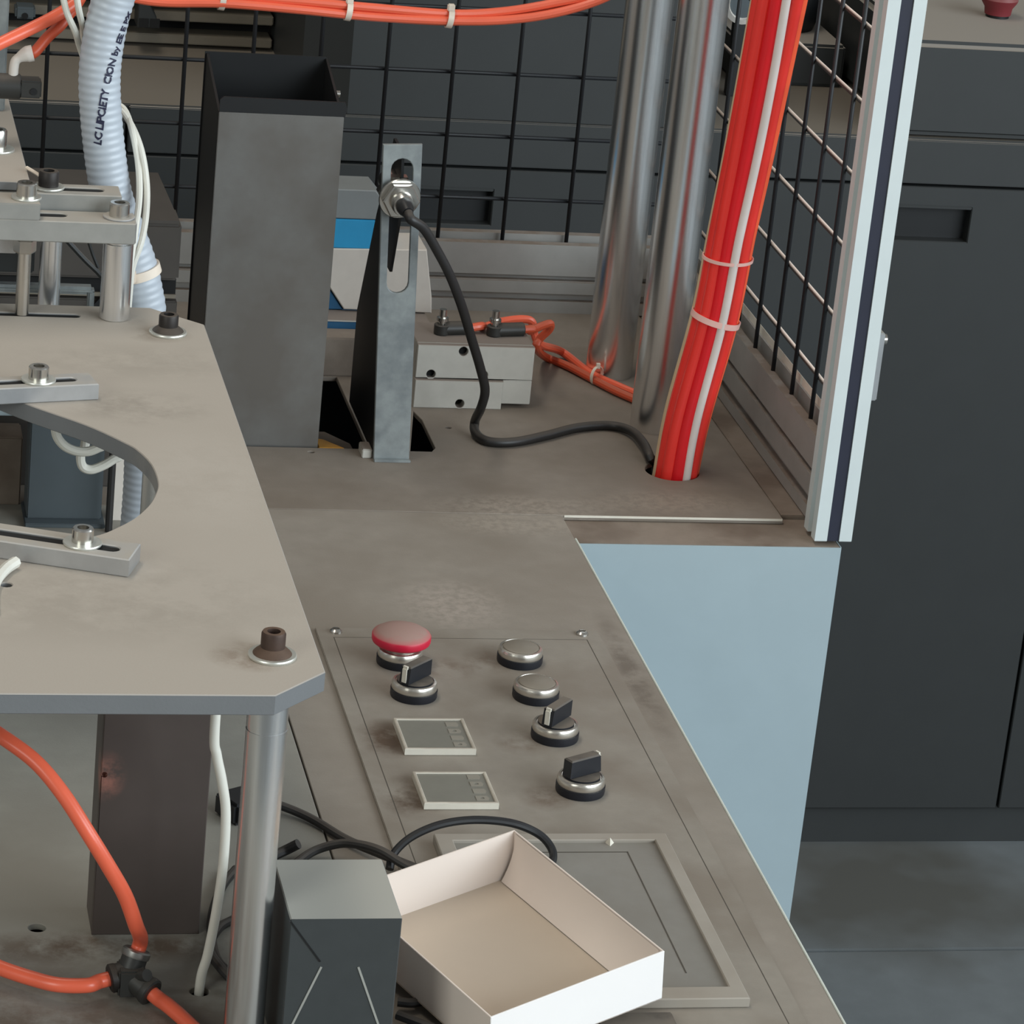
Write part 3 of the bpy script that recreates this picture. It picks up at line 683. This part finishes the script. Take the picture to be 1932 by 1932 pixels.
b = B(); add_tube(b, [at(50, 316, Y=.06), at(70, 328, Y=.052), at(88, 341, Y=.047), at(91, 346, Y=.046)], .0011, 6, 4); obj('locating_wire', b, m_tie, uf)
# below the bars, behind the plate
for (px, r, yy, z0) in ((95, .0068, .066, .195), (95, .0040, .090, 0.0)):
    p = at(px, 500, Y=yy)
    if r < .005: continue
    b = B(); add_cyl(b, (p.x, yy, z0), (p.x, yy, .2700), r, 28); obj('guide_rod', b, m_chrome, uf)
p = at(47, 470, Y=.02)
b = B(); add_lathe(b, [(0, .2600), (.0063, .2600), (.0070, .2610), (.0070, .2680), (.0063, .2692), (0, .2692)], (p.x, .0215, 0), n=6); obj('hex_head', b, m_steel, uf, angle=20)
b = B(); add_cyl(b, (p.x, .0215, .2205), (p.x, .0215, .2600), .0042, 18); obj('stud', b, m_steel, uf)
b = B(); add_box(b, -.48, p.x - .004, .0330, .0480, .2550, .2695, .0005); obj('spacer_block', b, m_alu, uf)
p1 = at(178, 548, Y=.078)
b = B(); add_box(b, -.48, p1.x, .0750, .0850, p1.z - .0025, p1.z + .0025, .002); add_box(b, p1.x - .004, p1.x, .0750, .0850, p1.z - .03, p1.z, .001); obj('cross_strip', b, m_galv, uf)
b = B(); add_box(b, -.48, at(65, 505, Y=.085).x, .0860, .100, .2260, .2420, .001); obj('cross_strip', b, m_dark, uf)
b = B(); add_tube(b, [at(125, 452, Y=.10), at(160, 490, Y=.10), at(190, 520, Y=.10), at(215, 560, Y=.10)], .0018, 6, 4); add_tube(b, [at(165, 450, Y=.10), at(175, 480, Y=.10), at(185, 505, Y=.10)], .0012, 6, 4)
obj('linkage_wire', b, m_dark, uf)

# ---- air valve and fitting at the left edge
av = thing('air_connector', at(40, 165, Y=.12), 'dark square-ended air connector with a white elbow above the upper plate', 'fitting')
p = at(27, 163, Y=.12)
b = B(); add_cyl(b, (-.40, .12, p.z), (p.x - .011, .12, p.z), .0070, 24, .001); obj('collar', b, m_fitw, av)
b = B(); add_cyl(b, (p.x - .011, .12, p.z), (p.x + .004, .12, p.z), .0080, 24, .001); add_box(b, p.x + .003, p.x + .0165, .113, .127, p.z - .0055, p.z + .0055, .001); obj('body', b, m_fitb, av)
b = B(); add_cyl(b, (p.x + .0115, .1135, p.z - .001), (p.x + .0115, .1122, p.z - .001), .0022, 12); obj('pin', b, m_black, av)
q0 = V((p.x - .001, .12, p.z + .007)); q1 = at(32, 112, Y=.12); q2 = at(62, 100, Y=.12)
b = B(); add_tube(b, [q0, (q0 + q1) / 2 + V((-.0005, 0, .002)), q1, (q1 + q2) / 2 + V((0, 0, .0008)), q2], lambda s: .0030 + .0022 * max(0, min(1, (s - .012) / .006)), 16, 6); obj('elbow', b, m_fitw, av)
b = B(); add_tube(b, [q2 - V((.003, 0, 0)), q2 + V((.001, 0, .0006)), at(90, 70, Y=.125), at(112, 50, Y=.13), at(128, 30, Y=.135), at(150, 0, Y=.14), at(170, -40, Y=.145)], .0036, 12, 6)
tag(obj('air_tube', b, m_orange3), 'orange air tube plugged into the white elbow', 'tube')
b = B(); add_tube(b, [at(-60, 112, Y=.10), at(0, 82, Y=.105), at(60, 53, Y=.115), at(105, 30, Y=.125), at(140, 6, Y=.135), at(165, -30, Y=.14)], .0040, 12, 6)
tag(obj('air_tube', b, m_orange2), 'orange air tube slanting up past the white elbow to the corrugated hose', 'tube')
b = B(); e_ = at(17, 0, Y=.20); add_box(b, -.42, e_.x, .195, .215, .3002, .52, .001)
tag(obj('upright_bar', b, m_galv), 'pale blue-grey upright bar standing on the upper plate', 'bar')

# ================================================================== CORRUGATED HOSE
hpts = [at(262, -130, Y=.10), at(236, -60, Y=.10), at(213, 0, Y=.10), at(196, 70, Y=.10), at(188, 140, Y=.10), at(190, 210, Y=.10), at(198, 290, Y=.10), at(210, 365, Y=.10), at(230, 425, Y=.10), at(254, 490, Y=.10), at(268, 545, Y=.10), at(276, 610, Y=.10),
        V((-.2425, .10, .13)), V((-.2405, .10, .075)), V((-.2425, .10, .0))]
hp = smooth_path(hpts, 40)
# resample evenly
rs = [hp[0]]; acc = 0; step = .00085
for a, c in zip(hp, hp[1:]):
    seg = (c - a).length
    while acc + seg >= step:
        a = a + (c - a) * ((step - acc) / seg); rs.append(a.copy()); seg = (c - a).length; acc = 0
    acc += seg
hs = thing('corrugated_hose', (-.2425, .10, 0), 'translucent ribbed hose with printed lettering hanging behind the plate', 'hose')
HR = .0130
b = B(); add_tube(b, rs, lambda s: HR + .00022 * math.sin(2 * PI * s / .0048), 28, raw=True); obj('hose_wall', b, m_hose, hs, angle=80)
hfr = path_frames(rs)
# lettering follows the hose, reading upward
cu = bpy.data.curves.new('tmp', 'FONT'); cu.body = 'LC LIPCIETY  CION by EE E PX'; cu.size = .0068; cu.resolution_u = 2; cu.offset = .00022; cu.shear = .25; cu.space_character = .95
to = bpy.data.objects.new('tmp', cu); COL.objects.link(to); dg = bpy.context.evaluated_depsgraph_get(); dg.update()
tm = bpy.data.meshes.new_from_object(to.evaluated_get(dg)); bpy.data.objects.remove(to); bpy.data.curves.remove(cu)
tb_ = B(); tb_.from_mesh(tm); bpy.data.meshes.remove(tm)
bmesh.ops.triangulate(tb_, faces=tb_.faces)
zs = at(183, 262, Y=.10).z
i0 = min(range(len(rs)), key=lambda i: abs(rs[i].z - zs))
for v in tb_.verts:
    s = v.co.x * 1.0 / step; i = max(1, min(len(rs) - 2, int(round(i0 - s))))
    p, u, vv, d = hfr[i]
    toc = (CAM - p); toc = (toc - d * toc.dot(d)).normalized(); lf = d.cross(toc).normalized()
    if lf.x > 0: lf = -lf
    ang = (v.co.y - .0024) / HR + .32 - 1.45 * (v.co.x / .085)
    v.co = p + (toc * math.cos(ang) + lf * math.sin(ang)) * (HR + .00040)
obj('lettering', tb_, m_ink, hs, normals=False)
k5 = min(range(len(rs)), key=lambda i: abs(rs[i].z - at(270, 512, Y=.10).z))
p, u, v_, d = hfr[k5]
b = B(); add_lathe(b, [(HR + .0003, -.0030), (HR + .0017, -.0030), (HR + .0017, .0030), (HR + .0003, .0030), (HR + .0003, -.0030)], p, d, 32)
hd = p + V((-.006, -HR - .0010, 0)); add_box(b, hd.x - .004, hd.x + .003, hd.y - .003, hd.y + .002, hd.z - .003, hd.z + .005, .0006)
obj('cable_tie', b, m_tie, hs)
for lst, lab in (([(112, -40, .09), (125, 20, .09), (142, 60, .102), (151, 90, .118), (170, 140, .127), (205, 190, .128), (238, 220, .118), (256, 275, .10), (268, 340, .092), (268, 400, .082), (259, 455, .072), (250, 505, .068), (244, 560, .066), (238, 640, .068)], 'white cable bowing out widest beside the corrugated hose'),
                 ([(140, -40, .085), (148, 15, .086), (156, 50, .108), (160, 80, .121), (178, 140, .133), (205, 185, .134), (235, 208, .126), (250, 250, .105), (261, 310, .096), (263, 370, .086), (256, 430, .076), (247, 490, .063), (243, 530, .060), (240, 600, .060)], 'white cable running closest along the corrugated hose')):
    if 'widest' in lab: lst = [(x + (8 if 250 < y < 470 else 0), y, yy) for x, y, yy in lst]
    pl = [at(x, y, Y=yy) for x, y, yy in lst]; pl.append(V((pl[-1].x, pl[-1].y + .004, .165)))
    b = B(); add_tube(b, pl, .0021, 10, 8); tag(obj('white_cable', b, m_cablew), lab, 'cable')

# ================================================================== UNDER THE PLATE
cl = thing('support_column', (-.279, -.345, 0), 'dark brown coated support column under the plate, with a hole near one edge', 'column')
b = B(); add_prism(b, [(-.3081, 0), (-.2505, 0), (-.2505, PZ0 - .0002), (-.3081, PZ0 - .0002)], [circ(-.3062, .095, .0022, 10)], -.3620, -.3590, 'XZ', .0005); obj('front_wall', b, m_brown, cl)
b = B(); add_box(b, -.3081, -.2505, -.3588, -.3300, 0, PZ0 - .0002, .0005); obj('rear_body', b, m_brown, cl)
c2 = thing('support_column', (-.279, .24, 0), 'blue-grey support column standing under the far end of the plate', 'column')
b = B(); add_box(b, -.3042, -.2530, .2300, .2600, .003, .135, .0008); obj('body', b, m_bluegrey, c2)
b = B(); add_box(b, -.3060, -.2510, .2200, .2620, 0, .003, .0006); obj('foot', b, m_bluegrey, c2)
b = B(); add_box(b, -.2455, -.2310, .2360, .2380, .0, .092, .0004)
tag(obj('upright_sheet', b, m_cream), 'narrow cream upright sheet beside the blue-grey column', 'sheet')
b = B(); add_tube(b, [V((-.249, .215, .0005)), V((-.2490, .215, .03)), V((-.2490, .215, .07)), V((-.250, .212, .11)), V((-.252, .20, .16)), V((-.255, .19, .209))], .0026, 10, 6)
tag(obj('black_cable', b, m_cable_blk), 'black cable running straight down beside the blue-grey column', 'cable')
b = B(); add_box(b, -.40, -.3065, .262, .292, 0, .050, .001); tag(obj('base_block', b, m_ledge), 'brown-grey base block beside the blue-grey column', 'block')
b = B(); add_box(b, -.40, -.3075, .245, .2605, .072, .084, .001); add_box(b, -.40, -.385, .245, .2605, 0, .072)
tag(obj('pale_cross_bar', b, m_white), 'pale blue cross bar seen through the plate opening', 'bar')
for lst, lab in (([(105, 815), (118, 838), (140, 850), (165, 852), (185, 845), (195, 838)], 'white tube loop hanging closest to the slotted bar inside the plate opening'),
                 ([(160, 842), (152, 860), (156, 880), (172, 886), (195, 878), (215, 866), (228, 858)], 'white tube loop hanging lower inside the plate opening')):
    pl = [at(x, y, Y=-.10 + .02 * (len(lst) - 6)) for x, y in lst]
    pl = [pl[0] + V((0, 0, .012))] + pl + [pl[-1] + V((.002, 0, .010))]
    pl = [V((q.x, q.y, min(q.z, PZ0 - .0030))) for q in pl]
    b = B(); add_tube(b, pl, .0028, 10, 6); tag(obj('white_tube_loop', b, m_cablew), lab, 'tube')

# lower conveyor guard left of the chute
dgd = thing('machine_guard', (-.24, .36, 0), 'dark dusty machine guard with open slots between hose and chute', 'guard')
b = B(); add_box(b, -.42, -.2010, .300, .345, .1550, .1960, .002); add_box(b, -.42, -.2010, .300, .345, 0, .140, .001); obj('housing', b, m_brownk, dgd)
b = B(); add_prism(b, [(-.42, .301), (-.2030, .301), (-.2060, .42), (-.42, .42)], [], .1962, .1985); obj('cover', b, m_brownk, dgd)
b = B(); add_cyl(b, (-.2350, .2985, .120), (-.2350, .2960, .120), .030, 32); obj('wheel_cover', b, m_black, dgd)
b = B(); add_box(b, -.42, -.2020, .306, .340, .1405, .1545); obj('slot_liner', b, m_cavity, dgd)
b = B(); add_box(b, -.42, -.2025, .2992, .301, .1425, .1452); obj('bright_strip', b, m_slat, dgd)

# ================================================================== WHITE CABLE AND ORANGE TUBES, LOWER LEFT
pl = [at(408, 1352, Y=-.4236), at(405, 1378, Y=-.4236), at(409, 1425, Y=-.4236), at(419, 1475, Y=-.4236), at(426, 1535, Y=-.4236), at(421, 1630, Y=-.4236), at(408, 1720, Y=-.4236), at(392, 1800, Y=-.4236), V((-.2570, -.4236, .004)), V((-.2570, -.4236, -.04))]
pl = [V((pl[0].x, -.4236, PZ0 - .001))] + pl[1:]
b = B(); add_tube(b, pl, .0026, 12, 8); tag(obj('white_cable', b, m_cablew), 'white cable dropping from the plate into a small table hole beside the pillar', 'cable')

fz = .0125
fc = at(243, 1838, Z=fz)
yf = thing('y_tube_fitting', (fc.x, fc.y, 0), 'black three-way push-in tube fitting joining orange tubes on the table', 'fitting')
pa = at(258, 1795, Z=.024); pb = at(210, 1846, Z=.011); pc = at(284, 1872, Z=.008)
b = B(); add_cyl(b, fc, fc + (pa - fc) * .95, .0068, 24, .001); add_cyl(b, fc, fc + (pb - fc) * 1.0, .0072, 24, .001); add_cyl(b, fc - (pc - fc) * .3, pc, .0070, 24, .001)
add_box(b, fc.x - .006, fc.x + .008, fc.y - .009, fc.y + .006, fc.z - .009, fc.z + .006, .001); obj('body', b, m_fitb, yf)
for pp, mt in ((pa, m_grey), (pb, m_oxide), (pc, m_steel)):
    dd = (pp - fc).normalized(); b = B(); add_lathe(b, [(0, -.0028), (.0074, -.0028), (.0076, -.002), (.0076, .0004), (.0066, .0012), (0, .0012)], pp, dd, 24); obj('release_ring', b, mt if pp is not pc else m_fitb, yf)
b = B(); add_cyl(b, fc + V((.004, -.006, .002)), fc + V((.008, -.012, .006)), .0032, 14); obj('mounting_ear', b, m_fitb, yf)
def otube(pl, label, mt=m_orange):
    b = B(); add_tube(b, pl, .0040, 14, 8); tag(obj('orange_tube', b, mt), label, 'tube')
otube([pa - (pa - fc).normalized() * .004, pa + (pa - fc).normalized() * .006, at(256, 1745, Z=.047), at(236, 1690, Z=.066), at(205, 1635, Z=.084), at(165, 1570, Z=.103), at(120, 1500, Z=.120), at(70, 1440, Z=.133), at(10, 1394, Z=.141), at(-60, 1350, Z=.145)], 'orange tube arching up from the black fitting past the brown column', m_orange2)
otube([pb - (pb - fc).normalized() * .004, pb + (pb - fc).normalized() * .006, at(165, 1859, Z=.010), at(110, 1858, Z=.0095), at(60, 1846, Z=.009), at(0, 1826, Z=.009), at(-60, 1800, Z=.009)], 'orange tube lying flat on the table beside the round deck hole', m_orange2)
otube([pc - (pc - fc).normalized() * .004, pc + (pc - fc).normalized() * .006, at(318, 1898, Z=.0065), at(350, 1926, Z=.005), at(390, 1965, Z=.0045), at(430, 2010, Z=.0045)], 'orange tube running from the black fitting toward the front edge of the table', m_orange2)

# ================================================================== CONTROL PANEL
cp_ = thing('operator_console', (-.034, -.3, 0), 'dusty grey control panel sheet screwed to the table, with scored border', 'control panel')
b = B(); add_box(b, -.1290, .0610, -.70, .0490, .0001, .0020, .0005); obj('panel_sheet', b, m_panel, cp_)
for (x0, x1, y0, y1) in ((-.1190, -.1184, -.69, .0330), (.0500, .0506, -.69, .0330), (-.1190, .0506, .0330, .0335)):
    b = B(); add_box(b, x0, x1, y0, y1, .0019, .00205); obj('border_line', b, m_groove, cp_)
for x, y in ((-.1162, .0420), (.0488, .0420)):
    b = B(); add_lathe(b, [(0, .0020), (.0042, .0020), (.0040, .0032), (.0026, .0044), (0, .0046)], (x, y, 0), n=24); s_ = obj('screw', b, m_steel, cp_)
    b = B(); add_box(b, x - .0022, x + .0022, y - .0004, y + .0004, .0042, .0049); obj('screw_slot', b, m_groove, s_)
ZP = .0020
def base_ring(t, x, y):
    b = B(); add_lathe(b, [(0, ZP), (.0146, ZP), (.0149, ZP + .001), (.0149, ZP + .0050), (0, ZP + .0050)], (x, y, 0), n=48); obj('base', b, m_base, t)
    b = B(); add_lathe(b, [(0, ZP + .0050), (.0141, ZP + .0050), (.0144, ZP + .0056), (.0144, ZP + .0088), (.0137, ZP + .0101), (.0124, ZP + .0105), (.0120, ZP + .0099), (0, ZP + .0098)], (x, y, 0), n=48); obj('bezel_ring', b, m_ring, t)
def btn_xy(px, py): p = at(px, py, Z=ZP); return p.x, p.y
def push(px, py, lab):
    x, y = btn_xy(px, py); t = thing('push_button', (x, y, ZP), lab, 'button', 'push buttons on the control panel'); base_ring(t, x, y)
    b = B(); add_lathe(b, [(0, ZP + .0098), (.0116, ZP + .0098), (.0116, ZP + .0106), (.0108, ZP + .0110), (0, ZP + .0110)], (x, y, 0), n=40); obj('cap', b, m_cap, t)
push(980, 1248, 'steel-ringed grey push button level with the red emergency stop')
push(1010, 1315, 'steel-ringed grey push button between the other push button and a selector switch')
def selector(px, py, ang, lab, white=True):
    x, y = btn_xy(px, py); t = thing('selector_switch', (x, y, ZP), lab, 'switch', 'selector switches on the control panel'); base_ring(t, x, y)
    b = B(); add_lathe(b, [(0, ZP + .0098), (.0114, ZP + .0098), (.0114, ZP + .0112), (0, ZP + .0115)], (x, y, 0), n=40); obj('turning_disc', b, m_knob, t)
    mm = Matrix.Translation(V((x, y, ZP + .0112))) @ Matrix.Rotation(math.radians(ang), 4, 'Z')
    b = B(); add_prism(b, [(-.0120, -.0036), (.0120, -.0036), (.0120, .0036), (-.0120, .0036)], [], 0, .0120, bev=.0008)
    for v in b.verts:
        if v.co.z > .006 and v.co.x < -.011: v.co.x += .0015
    b.transform(mm); h = obj('handle', b, m_knob, t)
    b = B(); add_box(b, -.0124, -.0116, -.0016, .0016, .0015, .0105); add_box(b, -.0118, -.0105, -.0016, .0016, .0102, .0123)
    b.transform(mm); obj('index_line', b, m_index, h)
selector(780, 1312, 44, 'black-handled selector switch next to the emergency stop')
selector(1046, 1391, 48, 'black-handled selector switch beside the upper counter display, white line showing')
selector(1094, 1492, 208, 'black-handled selector switch beside the lower counter display, turned furthest')
x, y = btn_xy(753, 1250)
es = thing('emergency_stop', (x, y, ZP), 'dusty red mushroom emergency stop button on the control panel', 'button'); base_ring(es, x, y)
b = B(); add_lathe(b, [(0, .0115), (.0105, .0115), (.0100, .0150), (0, .0150)], (x, y, 0), n=32); obj('stem', b, m_ring, es)
b = B(); add_lathe(b, [(0, .0150), (.0120, .0146), (.0170, .0160), (.0186, .0172), (.0190, .0182), (.0190, .0216), (.0184, .0226), (.0150, .0248), (.0100, .0264), (.0050, .0272), (0, .0274)], (x, y, 0), n=56); obj('mushroom_head', b, m_estop, es, angle=50)

def counter(x0, x1, y0, y1, lab):
    t = thing('counter_display', ((x0 + x1) / 2, (y0 + y1) / 2, ZP), lab, 'display', 'counter displays on the control panel')
    b = B(); add_prism(b, [(x0, y0), (x1, y0), (x1, y1), (x0, y1)], [[(x0 + .0020, y0 + .0020), (x1 - .0020, y0 + .0020), (x1 - .0020, y1 - .0020), (x0 + .0020, y1 - .0020)]], ZP, ZP + .0045, bev=.0004); obj('frame', b, m_frame, t)
    b = B(); add_box(b, x0 + .0020, x1 - .0020, y0 + .0020, y1 - .0020, ZP, ZP + .0037); f = obj('face', b, m_face, t)
    for k in range(4):
        yk = y0 + .0075 + k * .0095
        b = B(); add_prism(b, [(x1 - .0125, yk - .003), (x1 - .0055, yk - .003), (x1 - .0045, yk), (x1 - .0055, yk + .003), (x1 - .0125, yk + .003)],
                           [] if k % 2 else [circ(x1 - .0088, yk, .0014, 10)], ZP + .0037, ZP + .0040); obj('key', b, m_key, f)
for (a_, b_, lab) in (((742, 1354), (899, 1413), 'square grey counter display nearest the selector switch by the emergency stop'), ((778, 1455), (942, 1515), 'square grey counter display nearest the touch panel and its cable loop')):
    q0, q1 = at(*a_, Z=ZP + .0045), at(*b_, Z=ZP + .0045); counter(q0.x, q1.x, q1.y, q0.y, lab)
tpn = thing('touch_panel', (-.035, -.355, .002), 'dusty grey touch panel with raised bezel half under the white card tray', 'touch panel')
x0, x1, y0, y1, bz = -.1045, .0330, -.4520, -.2590, .0080
b = B(); add_prism(b, [(x0, y0), (x1, y0), (x1, y1), (x0, y1)], [[(x0 + .010, y0 + .013), (x1 - .0085, y0 + .013), (x1 - .0085, y1 - .0085), (x0 + .010, y1 - .0085)]], .0021, bz, bev=.0006); obj('bezel', b, m_bezel, tpn)
b = B(); add_box(b, x0 + .0100, x1 - .0085, y0 + .013, y1 - .0085, .0021, .0060); sc_ = obj('screen', b, m_screen, tpn)
for (a0_, a1_, b0_, b1_) in ((.0053, .0060, -.4210, -.2790), (-.085, .0060, -.2797, -.2790)):
    b = B(); add_box(b, a0_, a1_, b0_, b1_, .0059, .0062); obj('score_line', b, m_groove, sc_)
p = at(1150, 1592, Z=.006); b = B(); add_lathe(b, [(0, .0060), (.0032, .0060), (0, .0100)], (p.x, p.y, 0), n=3, phase=.4); obj('chip', b, m_frame, tpn, angle=10)
p = at(1195, 1928, Z=.0); b = B(); add_box(b, p.x - .022, p.x + .020, p.y - .03, p.y, .0021, .0060, .0008)
tag(obj('black_label_block', b, m_knob), 'low black block on the control panel in front of the touch panel', 'block')

# ================================================================== DARK BOX WITH SCORED LINES
ps = thing('dark_housing', (-.198, -.475, 0), 'dark grey box with two slanted pale lines standing beside the pillar', 'box')
X0, X1, YF, YB, ZT = -.2262, -.1700, -.5035, -.4400, .0850
b = B(); add_prism(b, [(YF, 0), (YB, 0), (YB, ZT), (YF, ZT)], [], X0, X1, 'YZ', .0006); obj('case', b, m_psu, ps)
def strip(pA, pB, w_, mt):
    p0, p1 = at(*pA, Y=YF), at(*pB, Y=YF); d = (p1 - p0).normalized(); n = V((-d.z, 0, d.x)) * w_ / 2
    b = B(); vs = [b.verts.new(q + V((0, dy, 0))) for dy in (-.0004, .0010) for q in (p0 - n, p1 - n, p1 + n, p0 + n)]
    for f in ((0, 1, 2, 3), (7, 6, 5, 4), (0, 4, 5, 1), (1, 5, 6, 2), (2, 6, 7, 3), (3, 7, 4, 0)): b.faces.new([vs[i] for i in f])
    obj('scored_line', b, mt, ps)
strip((606, 1824), (545, 1945), .0011, m_slit); strip((676, 1824), (718, 1945), .0011, m_slit); strip((548, 1738), (604, 1814), .0008, m_black)

# ================================================================== WHITE CARD TRAY
Wc, Lc, Hc, tk = .1093, .1374, .0302, .0010
Mz = Matrix.Rotation(.4159, 4, 'Z')
tv = V((.0946, -.0875, 0)); Mt = Matrix.Rotation(tv.length, 4, tv.normalized())
TM = Matrix.Translation(V((-.1000, -.4278, .0430))) @ Mt @ Mz
wt = thing('card_tray', (-.10, -.4278, .004), 'open white card tray lying askew on the touch panel', 'tray')
def tray(name, x0, x1, y0, y1, z0, z1, mt):
    b = B(); add_box(b, x0, x1, y0, y1, z0, z1, .0002, TM); obj(name, b, mt, wt)
hw, hl = Wc / 2, Lc / 2
tray('tray_floor', -hw, hw, -hl, hl, -Hc, -Hc + tk, m_paperin)
tray('end_wall', -hw, hw, hl - tk, hl, -Hc, 0, m_paperw)
tray('end_wall', -hw, hw, -hl, -hl + tk, -Hc, 0, m_paper)
tray('side_wall', -hw, -hw + tk, -hl + tk, hl - tk, -Hc + tk, 0, m_paperw)
tray('side_wall', hw - tk, hw, -hl + tk, hl - tk, -Hc + tk, 0, m_paperw)
# curled inner flap along the far long side
b = B(); n_ = 14; rows = []
for k in range(n_ + 1):
    t = k / n_; xx = hw - tk - .0004 - .0085 * t ** 2.2; zz = -.0006 - t * (Hc - .0022)
    rows.append([b.verts.new(V((xx, yy, zz))) for yy in (-hl + .003, hl - .003)])
for r0, r1 in zip(rows, rows[1:]): b.faces.new((r0[0], r0[1], r1[1], r1[0]))
b.transform(TM); obj('inner_flap', b, m_paperw, wt, angle=60)

# ================================================================== CABLES AROUND THE DARK BOX
def blk(pl, label, r=.0026, mt=m_cable_blk, name='black_cable'):
    b = B(); add_tube(b, pl, r, 10, 8); tag(obj(name, b, mt), label, 'cable')
blk([at(470, 1502, Z=.010), at(535, 1522, Z=.005), at(590, 1546, Z=.0032), at(650, 1582, Z=.0032), at(700, 1604, Z=.0050), at(745, 1622, Z=.008), at(790, 1640, Z=.008)], 'black cable running from the connector behind the pillar to the white tray')
blk([at(545, 1640, Z=.0030), at(590, 1607, Z=.0045), at(640, 1592, Z=.0095), at(680, 1594, Z=.0130), at(720, 1606, Z=.0145), at(760, 1630, Z=.012), at(800, 1650, Z=.010)], 'black cable bowing over the seam behind the dark box')
blk([at(500, 1622, Z=.003), at(535, 1606, Z=.004), at(563, 1592, Z=.010)], 'cut black cable end poking out beside the pillar', .0030)
blk([at(735, 1640, Z=.006), at(742, 1612, Z=.012), at(775, 1580, Z=.020), at(830, 1556, Z=.026), at(895, 1547, Z=.028), at(965, 1553, Z=.026), at(1015, 1573, Z=.020), at(1040, 1600, Z=.014), at(1042, 1625, Z=.0105), at(1020, 1650, Z=.010), at(960, 1680, Z=.010)], 'grey-black cable arching over the touch panel behind the white tray', .0024, m_rubber)
blk([at(445, 1640, Z=.003), at(420, 1672, Z=.003), at(402, 1720, Z=.003), at(400, 1775, Z=.003), at(412, 1815, Z=.003), at(440, 1840, Z=.003)], 'black cable loop on the deck between white cable and pillar')
blk([at(440, 1735, Z=.003), at(412, 1752, Z=.003), at(395, 1790, Z=.003), at(420, 1830, Z=.0085), at(460, 1870, Z=.003)], 'black cable crossing the loop on the deck beside the white cable')
blk([at(750, 1890, Z=.0052), at(780, 1892, Z=.0052), at(815, 1884, Z=.0052), at(840, 1880, Z=.0052)], 'black cable peeping out under the tray beside the dark box')
blk([at(750, 1915, Z=.0052), at(790, 1930, Z=.0052), at(830, 1945, Z=.0052)], 'black cable under the front corner of the tray')
p = at(447, 1520, Z=.008)
b = B(); add_box(b, p.x - .008, p.x + .012, p.y - .010, p.y + .012, .0, .014, .002, Matrix.Translation(p) @ Matrix.Rotation(.5, 4, 'Z') @ Matrix.Translation(-p))
tag(obj('cable_connector', b, m_rubber), 'small black cable connector on the deck behind the pillar', 'connector')
